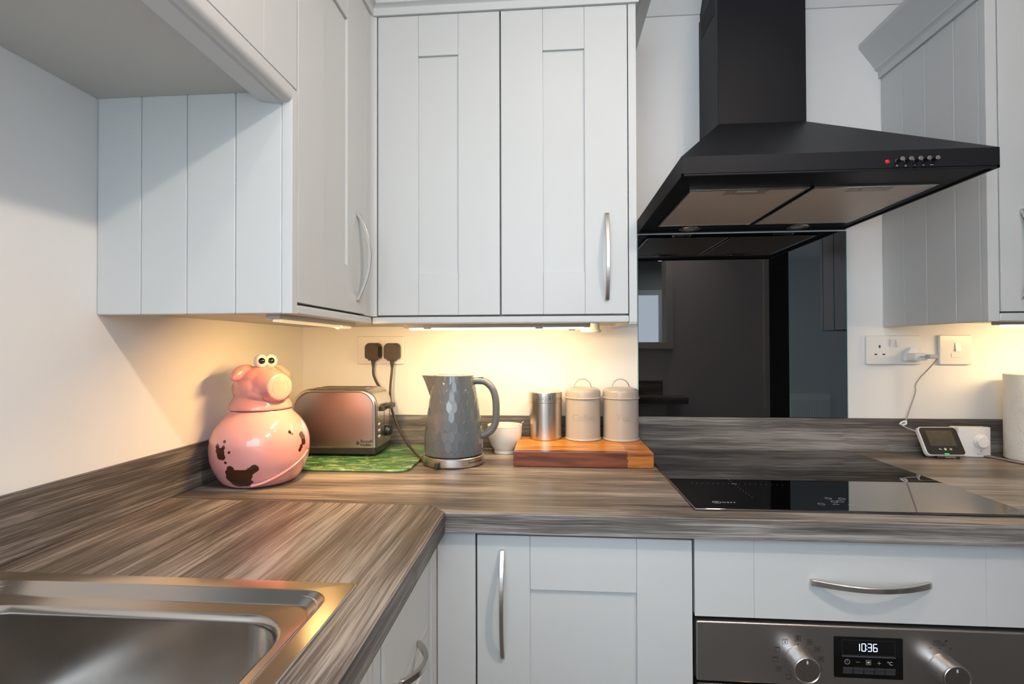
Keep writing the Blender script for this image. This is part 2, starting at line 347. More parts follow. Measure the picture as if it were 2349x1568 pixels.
# rear wall behind the camera, with a hatch window near the camera side and a doorway
def multi(name, boxes, m='wall', kind='structure'):
    bm = NB()
    for a in boxes: box(bm, *a)
    return ob(name, bm, M_[m], smooth=0, kind=kind)
multi('wall_rear', [(1.2, 2.13, -1.85, -1.75, 0, 1.22), (1.2, 2.13, -1.85, -1.75, 2.10, CEIL), (1.545, 2.13, -1.85, -1.75, 1.22, 2.10),
                    (2.13, 3.3, -1.85, -1.75, 2.08, CEIL), (3.0, 3.3, -1.85, -1.75, 0, 2.08), (1.15, 1.2, -2.4, -1.75, 0, CEIL),
                    (0, .07, -2.4, -2.3, 0, CEIL), (.07, 1.15, -2.4, -2.3, 2.23, CEIL), (.07, 1.15, -2.4, -2.3, 0, .68)], 'lilac')
M_['mauve'] = mat('grey_green_wall_paint', (.42, .44, .43), .6)
multi('wall_far', [(-.12, 1.5, -5.6, -5.5, 0, CEIL), (1.5, 2.35, -5.6, -5.5, 2.0, CEIL), (2.35, 5.3, -5.6, -5.5, 0, CEIL), (1.5, 2.35, -5.6, -5.5, 0, .15), (5.2, 5.3, -5.5, -1.75, 0, CEIL), (3.4, 5.3, -1.85, -1.75, 0, CEIL), (1.1, 1.2, -5.5, -2.4, 0, CEIL)], 'mauve')
def frame(name, x0, x1, z0, z1, y0, y1, t, mats='white2', parent=None, bars=()):
    bm = NB(); box(bm, x0, x1, y0, y1, z1 - t, z1, .002); box(bm, x0, x1, y0, y1, z0, z0 + t, .002)
    box(bm, x0, x0 + t, y0, y1, z0 + t, z1 - t, .002); box(bm, x1 - t, x1, y0, y1, z0 + t, z1 - t, .002)
    for a in bars: box(bm, a - t * .4, a + t * .4, y0 + .005, y1 - .005, z0 + t, z1 - t, .002)
    return ob(name, bm, M_[mats], parent, smooth=0, kind='structure' if parent is None else None)
frame('window_1', 1.2, 1.567, 1.205, 2.115, -1.86, -1.732, .042)
frame('window_2', 1.5, 2.35, .15, 2.0, -5.52, -5.48, .07, bars=(1.92,))
frame('added_window_frame', .07, 1.15, .68, 2.23, -2.31, -2.285, .03, bars=(.61,))  # unseen frame, added round the cool fill lamp
bm = NB(); box(bm, 2.13, 2.162, -1.865, -1.735, 0, 2.08, .002); box(bm, 2.162, 3.0, -1.865, -1.735, 2.05, 2.08, .002); box(bm, 2.968, 3.0, -1.865, -1.735, 0, 2.05, .002)
ob('trim_2', bm, M_['white2'], smooth=0, kind='structure')
M_['doorwaydark'] = mat('dark_doorway_fill', (.028, .022, .018), .5)
bm = NB(); box(bm, 2.166, 2.31, -1.845, -1.80, .01, 2.04, .002); ob('doorway_dark_panel', bm, M_['doorwaydark'], smooth=0, kind='structure')  # dark panel standing in for the dark space in the open doorway
# coving line on the back wall
bm = NB(); prism(bm, [(0, 2.216), (-.006, 2.216), (-.03, 2.25), (-.08, 2.31), (-.13, 2.345), (-.13, CEIL), (0, CEIL)], 'x', 1.0, 3.3); ob('trim_1', bm, M_['wall'], smooth=30, kind='structure')
# radiator in the far room
rd = empty('radiator', 'white panel radiator seen as a reflection in the black glass splashback', 'radiator', (4.25, -5.45, .12))
bm = NB(); box(bm, 3.97, 4.50, -5.49, -5.42, .12, .58, .006)
ob('panel', bm, M_['white2'], rd)
bm = NB()
for i in range(16): box(bm, 3.985 + i * .031, 4.003 + i * .031, -5.4185, -5.405, .14, .52, .003)
ob('grille', bm, M_['white2'], rd)
# short worktop on the rear wall, seen only in the splashback
t = empty('rear_worktop', 'dark reflected ledge with an upstand low in the black splashback', 'worktop', (1.4, -1.62, .87))
bm = NB(); box(bm, 1.22, 1.62, -1.748, -1.58, .87, .908, .002); ob('ledge', bm, M_['topx'], t)
bm = NB(); box(bm, 1.22, 1.50, -1.748, -1.732, .908, 1.0, .001); ob('upstand', bm, M_['edgex'], t)
bm = NB(); box(bm, 1.24, 1.5, -1.748, -1.62, 0.0, .869, .001); ob('base_unit', bm, M_['grey'], t)
for k, (x, y, e) in enumerate(DL):
    d = empty('ceiling_downlight', ['recessed ceiling spotlight nearest the hood', 'recessed ceiling spotlight nearest the rear wall', 'recessed ceiling spotlight above the sink side'][k], 'ceiling light', (x, y, 2.39), group='ceiling downlights')
    bm = NB(); lathe(bm, [(.038, 2.405), (.046, 2.405), (.048, 2.412), (.045, 2.4195), (.038, 2.4195), (.038, 2.405)], (x, y, 0), 32, cap=False); ob('bezel', bm, M_['chrome'], d)
    bm = NB(); lathe(bm, [(0, 2.408), (.037, 2.408), (.037, 2.419), (0, 2.419)], (x, y, 0), 32); ob('lamp', bm, M_['spot'], d)

# ------------------------------------------------------------------ worktops
TZ, BZ, YF, XC = .91, .8725, -.6155, .587
bm = NB(); prism(bm, [(.0, 0), (3.0, 0), (3.0, YF), (XC, YF), (.548, -.5765), (.0, -.5690)], 'z', BZ, TZ)
for f in bm.faces:
    if abs(f.normal.z) < .5: f.material_index = 1
es = [e for e in bm.edges if abs(e.verts[0].co.z - TZ) < 1e-4 and abs(e.verts[1].co.z - TZ) < 1e-4 and abs(e.verts[0].co.y - YF) < 1e-4 and abs(e.verts[1].co.y - YF) < 1e-4]
bmesh.ops.bevel(bm, geom=es, offset=.0025, segments=3, affect='EDGES')
tag(ob('worktop', bm, [M_['topx'], M_['edgex']]), 'long grey wood-effect worktop under the kettle, canisters and hob', 'worktop', 'lengths of worktop')
SX0, SX1, SY0, SY1 = .022, .535, -.905, -1.93
bm = NB(); holed(bm, [(0, -.5698), (.548, -.5773), (XC, -.6163), (XC, -2.2), (0, -2.2)], [rrect(.05, .508, -1.40, -.935, .04)], BZ, TZ)
for f in bm.faces:
    if abs(f.normal.z) < .5: f.material_index = 1
es = [e for e in bm.edges if all(abs(v.co.z - TZ) < 1e-4 and abs(v.co.x - XC) < 1e-4 for v in e.verts)]
bmesh.ops.bevel(bm, geom=es, offset=.0025, segments=3, affect='EDGES')
tag(ob('worktop', bm, [M_['topy'], M_['edgey']]), 'grey wood-effect worktop length around the steel sink', 'worktop', 'lengths of worktop')
bm = NB(); box(bm, .009, 3.0, -.009, -.0003, TZ + .0003, TZ + .0965, .0008, 1)
tag(ob('upstand', bm, M_['edgex']), 'wood-effect upstand strip running behind the canisters and hob', 'upstand', 'worktop upstands')
bm = NB(); box(bm, .0003, .0085, -2.2, -.0003, TZ + .0003, TZ + .0965, .0008, 1)
tag(ob('upstand', bm, M_['edgey']), 'wood-effect upstand strip on the left wall beside the sink', 'upstand', 'worktop upstands')

# ------------------------------------------------------------------ sink
sk = empty('kitchen_sink', 'brushed stainless steel inset sink at lower left', 'sink', (.28, -1.2, TZ))
bm = NB()
def RL(x0, x1, y1, y0, r, z): return [Vector((p[0], p[1], z)) for p in rrect(x0, x1, y0, y1, r, 8)]
loft(bm, [RL(SX0, SX1, SY0, SY1, .008, .9103), RL(SX0, SX1, SY0, SY1, .008, .9125), RL(SX0 + .002, SX1 - .002, SY0 - .002, SY1 + .002, .007, .9135),
          RL(.042, .514, -.928, -1.405, .035, .9137), RL(.044, .512, -.930, -1.403, .034, .9132),
          RL(.053, .503, -.945, -1.392, .033, .9045), RL(.056, .500, -.949, -1.388, .033, .9030), RL(.064, .491, -.966, -1.378, .06, .9020),
          RL(.067, .488, -.970, -1.375, .06, .9005), RL(.070, .485, -.974, -1.371, .058, .893), RL(.078, .477, -.982, -1.363, .055, .765), RL(.086, .469, -.990, -1.355, .05, .750), RL(.10, .455, -1.004, -1.341, .04, .744)], cap0=False)
ob('basin', bm, M_['sinksteel'], sk, smooth=50)
bm = NB(); lathe(bm, [(.0, .7445), (.03, .7445), (.038, .7465), (.042, .7465), (.043, .7443)], (.28, -1.18, 0), 40, cap=False); ob('drain', bm, M_['chrome'], sk)

# ------------------------------------------------------------------ wall cabinets
ZB, ZT = 1.2935, 2.0225       # door bottom / top
ZR = 1.2735                   # bottom of rail
G = M_['grey']
def planks(bm, axis, lims, f0, f1, z0, z1):
    for a, b_ in zip(lims, lims[1:]):
        if axis == 'x': box(bm, a, b_, f0, f1, z0, z1, .0032)
        else: box(bm, f0, f1, a, b_, z0, z1, .0032)
def corn(pts_f, seg):  # cornice profile: offset outward d, height z
    pass
CP = [(-.018, 2.022), (.006, 2.022), (.006, 2.040), (.010, 2.044), (.016, 2.046), (.016, 2.052), (.060, 2.112), (.060, 2.125), (-.018, 2.125)]
# --- left wall cabinet
c = empty('wall_cabinet', 'pale grey wall cabinet on the left wall with a boarded end panel facing the camera', 'cabinet', (.17, -.53, ZR), group='wall cabinets')
bm = NB(); planks(bm, 'x', [.0005, .0812, .1644, .2511, .333], -.7285, -.7100, ZR, 2.12); box(bm, .333, .3515, -.7285, -.7105, ZR, 1.6545, .0015)
ob('end_panel', bm, G, c)
bm = NB(); box(bm, .0005, .329, -.7095, -.0005, ZR + .008, ZR + .022); box(bm, .0005, .318, -.7095, -.3995, ZR + .022, 2.12); ob('carcass', bm, M_['greyin'], c, smooth=0)
bm = door_bm(-.7085, -.3985, ZB, ZT, -.3515); rotz90(bm); d = ob('door', bm, G, c)
bm = NB(); bow(bm, (.3515, -.4435, 1.3215), (.3515, -.4435, 1.519), (1, 0, 0), (0, 1, 0)); ob('handle', bm, M_['chrome'], d)
bm = NB(); box(bm, .3300, .3515, -.7100, -.3545, ZR, ZB - .004, .003, 3); ob('light_rail', bm, G, c)
bm = NB()
prism(bm, [(.331, -.3975), (.3505, -.3975), (.3515, -.394), (.3515, -.368), (.3545, -.358), (.3575, -.3535), (.3640, -.3525), (.3640, -.331), (.331, -.331)], 'z', ZB - .002, ZT + .0, .0)
ob('corner_post', bm, G, c)
bm = NB(); loft(bm, [[Vector((.3515 + d_, y + 0, z)) for d_, z in CP] for y in (-.9, -.352)])
for v in bm.verts:
    if v.co.y > -.5: v.co.y = -.352 - (v.co.x - .3515)
ob('cornice', bm, G, c)
# --- back wall cabinet
c = empty('wall_cabinet', 'pale grey double-door wall cabinet above the kettle and canisters', 'cabinet', (.67, -.17, ZR), group='wall cabinets')
bm = NB(); box(bm, .3305, .9655, -.329, -.0005, ZR + .008, ZR + .022); box(bm, .3665, .9655, -.3295, -.0005, ZR + .022, 2.12); ob('carcass', bm, M_['greyin'], c, smooth=0)
bm = NB(); box(bm, .9675, .9860, -.3515, -.0005, ZR, 2.12, .0012); ob('end_panel', bm, G, c)
d = ob('door', door_bm(.3665, .6640, ZB, ZT - .001, -.3519), G, c)
d = ob('door', door_bm(.6675, .9655, ZB, ZT - .001, -.3519), G, c)
bm = NB(); bow(bm, (.9163, -.3519, 1.3250), (.9163, -.3519, 1.5300), (0, -1, 0), (1, 0, 0), w=.0095, bulge=.024); ob('handle', bm, M_['chrome'], d)
bm = NB(); box(bm, .3520, .9672, -.3520, -.3305, ZR, ZB - .004, .003, 3); ob('light_rail', bm, G, c)
bm = NB(); prism(bm, [(-.3515, ZR - .0005), (-.3515, ZR - .003), (-.24, ZR + .006)], 'x', .966, .9855); ob('end_bracket', bm, G, c)
bm = NB(); V = []
for (x, y, mx_, my_) in ((.3515, -.352, 1, -1), (.986, -.352, 1, -1), (.986, 0, 1, 0)):
    V.append([Vector((x + d_ * mx_, y + d_ * my_, z)) for d_, z in CP])
loft(bm, V, smooth if False else True, True)
ob('cornice', bm, G, c)
# --- cabinet bridging over the sink
c = empty('wall_cabinet', 'short pale grey cabinet bridging over the sink, seen from below', 'cabinet', (.17, -1.3, 1.645), group='wall cabinets')
bm = NB(); box(bm, .0005, .329, -2.0, -.7288, 1.6485, 2.12, .001); ob('carcass', bm, M_['greyin'], c, smooth=0)
bm = door_bm(-1.31, -.7135, 1.6565, ZT, -.3515); rotz90(bm); ob('door', bm, G, c)
bm = door_bm(-1.91, -1.3135, 1.6565, ZT, -.3515); rotz90(bm); ob('door', bm, G, c)
bm = NB()
prof = [(.286, 1.6484), (.286, 1.640), (.292, 1.637), (.294, 1.633), (.296, 1.6315), (.330, 1.6265), (.3325, 1.6265), (.334, 1.6295), (.338, 1.6295), (.345, 1.630), (.350, 1.634), (.352, 1.640), (.352, 1.654), (.3300, 1.654), (.3300, 1.6484)]
loft(bm, [[Vector((p[0], y, p[1])) for p in prof] for y in (-2.0, -.7288)])
ob('light_rail', bm, G, c)
bm = NB(); loft(bm, [[Vector((.3515 + d_, y, z)) for d_, z in CP] for y in (-2.0, -.9005)]); ob('cornice', bm, G, c)
# --- right wall cabinet
XR = 1.7519
c = empty('wall_cabinet', 'pale grey wall cabinet right of the hood with boarded side panel', 'cabinet', (2.05, -.17, ZR), group='wall cabinets')
bm = NB(); planks(bm, 'y', [-.334, -.2648, -.1719, -.0892, -.0005], XR, XR + .018, 1.2705, 2.0); box(bm, XR, XR + .0235, -.3519, -.334, 1.2705, 2.0, .0015); ob('end_panel', bm, G, c)
bm = NB(); box(bm, XR + .018, 2.7, -.329, -.0005, ZR + .008, ZR + .022); box(bm, XR + .018, 2.7, -.3295, -.0005, ZR + .022, 2.0); ob('carcass', bm, M_['greyin'], c, smooth=0)
d = ob('door', door_bm(XR + .0265, XR + .3265, ZB - .0015, 2.0, -.3519), G, c)
bm = NB(); bow(bm, (1.8245, -.3519, 1.3205), (1.8245, -.3519, 1.5180), (0, -1, 0), (1, 0, 0)); ob('handle', bm, M_['chrome'], d)
d = ob('door', door_bm(XR + .3295, XR + .9, ZB - .0015, 2.0, -.3519), G, c)
bm = NB(); box(bm, XR + .0240, 2.7, -.3519, -.3305, 1.2705, ZB - .005, .003, 3); ob('light_rail', bm, G, c)
bm = NB(); V = []
CR = [(d_, z - 2.022 + 2.0) for d_, z in CP]
for (x, y, mx_, my_) in ((XR, 0, -1, 0), (XR, -.352, -1, -1), (2.7, -.352, 0, -1)):
    V.append([Vector((x + d_ * mx_, y + d_ * my_, z)) for d_, z in CR])
loft(bm, V); ob('cornice', bm, G, c)

# ------------------------------------------------------------------ strip lights under cabinets
def strip(label, x0, x1, y, ax, m, lens):
    cx = (x0 + x1) / 2
    t = empty('strip_light', label, 'strip light', (cx, y, 1.262) if ax == 'x' else (y, cx, 1.262), group='under-cabinet strip lights')
    bm = NB(); bl = NB(); bc = NB(); bc2 = NB(); sw = NB()
    def bb(b_, a0, a1, o0, o1, z0, z1, bev=.0015):
        if ax == 'x': box(b_, a0, a1, y + o0, y + o1, z0, z1, bev)
        else: box(b_, y + o0, y + o1, a0, a1, z0, z1, bev)
    bb(bm, x0, x1, -.012, .014, 1.2665, 1.2813, .002)
    bb(bl, x0 + .015, x1 - .015, -.0085, .0105, 1.2618, 1.2664, .002)
    bb(bc, x0 + .055, x0 + .075, -.0135, -.0125, 1.263, 1.281, .0003); bb(bc2, x1 - .14, x1 - .12, -.0135, -.0125, 1.263, 1.281, .0003)
    bb(sw, x1 - .055, x1 - .038, -.012, -.004, 1.2590, 1.2617, .001)
    ob('housing', bm, M_['fit'], t); ob('diffuser', bl, M_[lens], t); ob('clip', bc, M_['fit'], t); ob('clip', bc2, M_['fit'], t); ob('rocker_switch', sw, M_['fit'], t)
strip('bright strip light under the double-door cabinet above the kettle', .40, .885, -.245, 'x', 'fit', 'lens')
strip('dim strip light under the left wall cabinet above the pig jar', -.70, -.36, .300, 'y', 'fit', 'lensl')
strip('warm strip light under the right wall cabinet above the kitchen roll', 1.86, 2.45, -.24, 'x', 'fit', 'lens')
t = empty('junction_puck', 'small cream round junction box under the double-door cabinet by the canisters', 'junction box', (.895, -.14, 1.263))
bm = NB(); lathe(bm, [(0, 1.2560), (.026, 1.2560), (.029, 1.259), (.029, 1.263), (.024, 1.265), (.024, 1.2810), (0, 1.2810)], (.895, -.14, 0), 40); ob('puck', bm, M_['white'], t)

# ------------------------------------------------------------------ base cabinets
YD = -.596
c = empty('base_cabinet', 'pale grey base cabinet with a tall handle, under the corner of the worktop', 'cabinet', (.84, -.3, 0), group='base cabinets')
bm = NB(); box(bm, .6435, 1.0400, -.5755, -.02, .15, BZ - .0005); box(bm, .66, 1.03, -.53, -.02, .0003, .15); ob('carcass', bm, M_['greyin'], c, smooth=0)
d = ob('door', door_bm(.6435, 1.0400, .155, BZ - .010, YD), G, c)
bm = NB(); bow(bm, (.6918, YD, .6345), (.6918, YD, .8368), (0, -1, 0), (1, 0, 0), w=.0085, bulge=.026); ob('handle', bm, M_['chrome'], d)
bm = NB(); box(bm, .5673, .6405, YD, -.5765, .155, BZ - .0045, .001); ob('filler_panel', bm, G, c)
# sink side base unit, facing +x
c = empty('base_cabinet', 'pale grey base cabinet under the sink with a curved handle, facing right', 'cabinet', (.3, -1.1, 0), group='base cabinets')
bm = NB(); box(bm, .02, .545, -.905, -.60, .15, BZ - .0005); box(bm, .02, .545, -2.0, -.905, .15, .70); box(bm, .02, .5, -2.0, -.6, .0003, .15); ob('carcass', bm, M_['greyin'], c, smooth=0)
bm = NB(); box(bm, -.6385, -.5975, -.567, -.5475, .155, BZ - .0045, .001); rotz90(bm); ob('filler_panel', bm, G, c)
def drawer_side(y0, y1, z0, z1):
    bm = NB(); box(bm, y0, y1, -.562, -.546, z0, z1, .001); box(bm, y0 + .027, y1 - .027, -.567, -.5615, z0 + .027, z1 - .027, .0045, 2); rotz90(bm); return bm
d = ob('drawer', drawer_side(-.925, -.6415, .70, BZ - .006), G, c)
d = ob('drawer', drawer_side(-.925, -.6415, .155, .697), G, c)
ob('door', drawer_side(-1.4, -.928, .155, BZ - .006), G, c)
d = c.children[2]
for ch in c.children:
    if ch.name.startswith('drawer'): d = ch; break
bm = NB(); bow(bm, (.567, -.838, .7395), (.567, -.738, .7395), (1, 0, 0), (0, 0, 1), bulge=.024, w=.011); ob('handle', bm, M_['chrome'], d)
# oven housing with drawer above
c = empty('base_cabinet', 'pale grey oven housing cabinet with a wide drawer above the oven', 'cabinet', (1.345, -.3, 0), group='base cabinets')
bm = NB(); box(bm, 1.0435, 1.6450, -.565, -.02, .7245, BZ - .0005); box(bm, 1.0435, 1.06, -.575, -.02, .1, .7245); box(bm, 1.63, 1.6450, -.575, -.02, .1, .7245); box(bm, 1.06, 1.63, -.53, -.02, .0003, .1); ob('carcass', bm, M_['gap'], c, smooth=0)
bm = NB(); box(bm, 1.0445, 1.6440, YD + .001, YD + .019, .7255, BZ - .006, .0015); 
for a, b_ in ((1.0440, 1.1490), (1.1490, 1.5422), (1.5422, 1.6445)): box(bm, a, b_, YD, YD + .005, .7250, BZ - .0055, .0009)
d = ob('drawer', bm, G, c)
bm = NB(); bow(bm, (1.2453, YD, .7945), (1.4490, YD, .7955), (0, -1, 0), (0, 0, 1), w=.0105, bulge=.027); ob('handle', bm, M_['chrome'], d)
c = empty('base_cabinet', 'pale grey base cabinet at the far right beyond the oven', 'cabinet', (1.95, -.3, 0), group='base cabinets')
bm = NB(); box(bm, 1.6485, 2.25, -.5755, -.02, .15, BZ - .0005); ob('carcass', bm, M_['greyin'], c, smooth=0)
ob('door', door_bm(1.6485, 2.25, .155, BZ - .010, YD), G, c)

# ------------------------------------------------------------------ oven
ov = empty('built_in_oven', 'stainless steel built-in oven with two knobs and a lit clock', 'oven', (1.345, -.57, .12))
OY = -.600
bm = NB(); box(bm, 1.0455, 1.6425, OY, OY + .022, .6105, .7185, .003, 3); pn = ob('control_panel', bm, M_['ovensteel'], ov)
bm = NB(); box(bm, 1.0455, 1.6425, OY + .001, OY + .022, .125, .6065, .003, 3); dr = ob('door', bm, M_['black'], ov)
bm = NB(); tube(bm, [(1.12, OY - .04, .56), (1.57, OY - .04, .56)], .008, 16, 2); box(bm, 1.14, 1.155, OY - .04, OY + .001, .553, .567, .002); box(bm, 1.535, 1.55, OY - .04, OY + .001, .553, .567, .002); ob('handle', bm, M_['chrome'], dr)
bm = NB(); box(bm, 1.065, 1.625, OY + .023, -.05, .12, .7225); ob('body', bm, M_['gap'], ov, smooth=0)
def knob(x, z):
    bm = NB(); lathe(bm, [(.0235, 0), (.0235, -.002), (.0228, -.003), (.0225, -.030), (.0218, -.0325), (.0205, -.033), (.0, -.033)], (x, OY, z), 56, 'y'); k = ob('knob', bm, M_['steel'], ov)
    bm = NB()
    for i in range(18): 
        r1, r2 = .0198 * i / 18, .0198 * (i + .8) / 18
    lathe(bm, [(.0199, -.0331)] + [(.0199 * (1 - i / 40), -.0331 - .00012 * (i % 2)) for i in range(1, 40)] + [(0, -.0331)], (x, OY, z), 56, 'y'); ob('knob_face', bm, M_['turned'], k)
    bm = NB(); lathe(bm, [(.0202, -.0322), (.0222, -.0322), (.0220, -.0336), (.0212, -.0342), (.0204, -.0336), (.0202, -.0322)], (x, OY, z), 56, 'y', cap=False); ob('rim', bm, M_['chrome'], k)
    bm = NB(); box(bm, x - .0014, x + .0014, OY - .0336, OY - .0330, z + .011, z + .0165, .0002); ob('pointer', bm, M_['pw'], k)
    return k
knob(1.2222, .6580); knob(1.4650, .6545)
def outline(bm, x, z, w, h, t=.0006, y=OY - .0001, sides='tblr'):
    d_ = .0002
    if 't' in sides: box(bm, x - w / 2, x + w / 2, y - d_, y, z + h / 2 - t, z + h / 2)
    if 'b' in sides: box(bm, x - w / 2, x + w / 2, y - d_, y, z - h / 2, z - h / 2 + t)
    if 'l' in sides: box(bm, x - w / 2, x - w / 2 + t, y - d_, y, z - h / 2, z + h / 2)
    if 'r' in sides: box(bm, x + w / 2 - t, x + w / 2, y - d_, y, z - h / 2, z + h / 2)
def dot(bm, x, z, r=.0007, y=OY - .0003):
    lathe(bm, [(0, 0), (r, 0), (r, .0003), (0, .0003)], (x, y, z), 12, 'y')
# programme symbols round the left knob
bm = NB(); kx, kz = 1.2222, .6580
syms = [(0, 0), (31, 1), (59, 2), (88, 3), (117, 4), (150, 5), (180, 6) if False else (205, 6), (238, 7), (266, 8), (295, 9), (326, 10)]
for a, s in syms:
    rr = .0385 if s else .0357; x = kx + rr * math.sin(R(a)) * 1.02; z = kz + rr * math.cos(R(a)) * .93 + (.003 if not s else 0)
    w_ = .0103 if s == 0 else .0092
    outline(bm, x, z, w_, w_, .0007 if s == 0 else .0005)
    dot(bm, kx + .0275 * math.sin(R(a)), kz + .0275 * math.cos(R(a)) * .95, .0012 if s == 0 else .0006)
    y = OY - .0001
    if s in (9, 8): box(bm, x - .003, x + .003, y - .0002, y, z + .0026, z + .0034)
    if s == 10:
        for q in (-.002, 0, .002): box(bm, x + q - .0004, x + q + .0004, y - .0002, y, z + .001, z + .0034)
        dot(bm, x, z - .0012, .0012)
    if s in (1, 3, 7):
        for q in range(4):
            aa = R(45 + q * 90); dot(bm, x + .0018 * math.cos(aa), z + .0018 * math.sin(aa), .0009)
    if s == 2:
        for q in (-.0014, 0, .0014): box(bm, x - .0028, x + .0028, y - .0002, y, z + q - .0003, z + q + .0003)
    if s in (5, 6): box(bm, x - .003, x + .003, y - .0002, y, z - .0034, z - .0028)
ob('programme_symbols', bm, M_['print'], pn)
text('zero_mark', '0', .0098, M_['print'], pn, face_front((kx, OY - .0003, kz + .0385 * .93 + .0003)), off=.0002)
bm = NB(); x, z = 1.4610, .6945
outline(bm, x - .0052, z + .0012, .0095, .0095, .0005); outline(bm, x + .0062, z + .0010, .0095, .0095, .0005, sides='lb'); box(bm, x + .0105, x + .0109, OY - .0003, OY - .0001, z - .0038, z + .0015)
for q in (-.002, -.0005, .001): box(bm, x + .003, x + .0085, OY - .0003, OY - .0001, z + q, z + q + .0004)
prism(bm, [(x + .0075, z + .0040), (x + .0125, z + .0040), (x + .0125, z + .0078)], 'y', OY - .0003, OY - .0001)
dot(bm, x + .0008, z - .0078, .0011); box(bm, x - .0178, x - .0120, OY - .0003, OY - .0001, z - .0080, z - .0075)
box(bm, x + .0152, x + .0208, OY - .0003, OY - .0001, z - .0080, z - .0075); box(bm, x + .0177, x + .0182, OY - .0003, OY - .0001, z - .0106, z - .0050)
ob('temperature_symbols', bm, M_['print'], pn)
text('celsius_mark', '°C', .0068, M_['print'], pn, face_front((x - .0052, OY - .0003, z + .0010)))
# display
bm = NB(); prism(bm, rrect(1.2835, 1.3995, .6290, .7010, .002, 3), 'y', OY - .0012, OY - .0002, .0004); dp = ob('display', bm, M_['dial'], ov)
dy = OY - .0013
bm = NB(); outline(bm, 1.3415, .6830, .0890, .0260, .0004, dy); ob('window_outline', bm, mat('dim_print', (.045, .045, .05), .4), dp)
bm = NB(); box(bm, 1.2965, 1.3865, dy - .0018, dy, .6668, .6688, .0004); ob('ledge_bar', bm, mat('dark_metal_bar', (.22, .23, .26), .3, .8), dp)
def seg7(bm, x, z, segs, w=.0062, h=.0128, t=.0010):
    S = {'a': (x, z + h / 2, w, t), 'g': (x, z, w, t), 'd': (x, z - h / 2, w, t), 'f': (x - w / 2, z + h / 4, t, h / 2), 'b': (x + w / 2, z + h / 4, t, h / 2), 'e': (x - w / 2, z - h / 4, t, h / 2), 'c': (x + w / 2, z - h / 4, t, h / 2)}
    for s in segs: a = S[s]; box(bm, a[0] - a[2] / 2 + (t * .3 if a[2] > t else 0), a[0] + a[2] / 2 - (t * .3 if a[2] > t else 0), dy - .0003, dy, a[1] - a[3] / 2 + (t * .3 if a[3] > t else 0), a[1] + a[3] / 2 - (t * .3 if a[3] > t else 0))
bm = NB(); zz = .6835
seg7(bm, 1.3235, zz, 'bc'); seg7(bm, 1.3335, zz, 'abcdef'); seg7(bm, 1.3435, zz, 'abcdg'); seg7(bm, 1.3530, zz, 'acdefg')
dot(bm, 1.3388, zz + .003, .0006, dy - .0003); dot(bm, 1.3388, zz - .003, .0006, dy - .0003)
ob('clock_digits', bm, M_['digit'], dp)
for i in range(5):
    bm = NB(); x = 1.2975 + .0179 * i; box(bm, x, x + .0168, dy - .0022, dy, .6440, .6485, .0005); box(bm, x, x + .0168, dy - .0008, dy, .6370, .6438, .0003)
    ob('button', bm, mat('dark_button', (.035, .035, .038), .35) if i == 0 else bpy.data.materials['dark_button'], dp)
bm = NB(); bx = lambda i: 1.3055 + .0179 * i
lathe(bm, [(.0040, 0), (.0044, 0), (.0044, .0003), (.0040, .0003), (.0040, 0)], (bx(0), dy - .0003, .6575), 32, 'y', cap=False); box(bm, bx(0) - .0002, bx(0) + .0002, dy - .0003, dy, .6575, .6600)
box(bm, bx(1) - .003, bx(1) + .003, dy - .0003, dy, .6573, .6577); outline(bm, bx(2), .6575, .0080, .0080, .0004, dy); box(bm, bx(2) - .0022, bx(2) + .0022, dy - .0003, dy, .6560, .6590)
box(bm, bx(3) - .003, bx(3) + .003, dy - .0003, dy, .6567, .6571); box(bm, bx(3) - .0002, bx(3) + .0002, dy - .0003, dy, .6540, .6598)
ob('button_symbols', bm, M_['pw'], dp)
text('celsius_button_mark', '°C', .0085, M_['pw'], dp, face_front((bx(4), dy - .0003, .6568)))

# ------------------------------------------------------------------ hob
hb = empty('induction_hob', 'black glass hob set in the worktop below the hood', 'hob', (1.348, -.3, TZ))
bm = NB(); prism(bm, rrect(1.0505, 1.6460, -.5757, -.0270, .003, 3), 'z', TZ + .0003, TZ + .0050, .0022, 3); hg = ob('glass', bm, M_['hob'], hb)
hz = TZ + .0051; bm = NB()
def fdot(x, y, r=.0007): lathe(bm, [(0, 0), (r, 0), (r, .0001), (0, .0001)], (x, y, hz), 8)
for i in range(18): fdot(1.0936 + i * .0113, -.4019 - .0001 * i)
for i in range(14): fdot(1.184 , -.310 - i * .0145)
box(bm, 1.178, 1.190, -.4030, -.4018, hz, hz + .0001)
ob('zone_marks', bm, M_['pw'], hg); bm = NB()
def ring(cx, cy, rx, ry, t=.0006):
    n = 32; loft(bm, [[Vector((cx + (rx + o) * math.cos(2 * PI * k / n), cy + (ry + o) * math.sin(2 * PI * k / n), hz + z)) for k in range(n)] for o, z in ((0, 0), (0, .0001), (-t, .0001), (-t, 0))], False, False)
for (x, y) in ((1.2979, -.5358), (1.3309, -.4978), (1.3440, -.5150), (1.3560, -.4990), (1.3300, -.5200)): ring(x, y, .006, .006)
for (x, y) in ((1.318, -.5370), (1.346, -.5375)): box(bm, x, x + .012, y, y + .001, hz, hz + .0001)
ob('control_symbols', bm, M_['pw'], hg)
bm = NB(); ring(1.1030, -.5375, .0085, .0062, .0008); ob('emblem', bm, M_['pw'], hg)
text('brand_lettering', 'N', .0075, M_['pw'], hg, Matrix.Translation((1.1030, -.5377, hz)), ext=.00005)
text('brand_lettering', 'NEFF', .0085, M_['pw'], hg, Matrix.Translation((1.1135, -.5378, hz)), 'LEFT', ext=.00005, spacing=1.5)

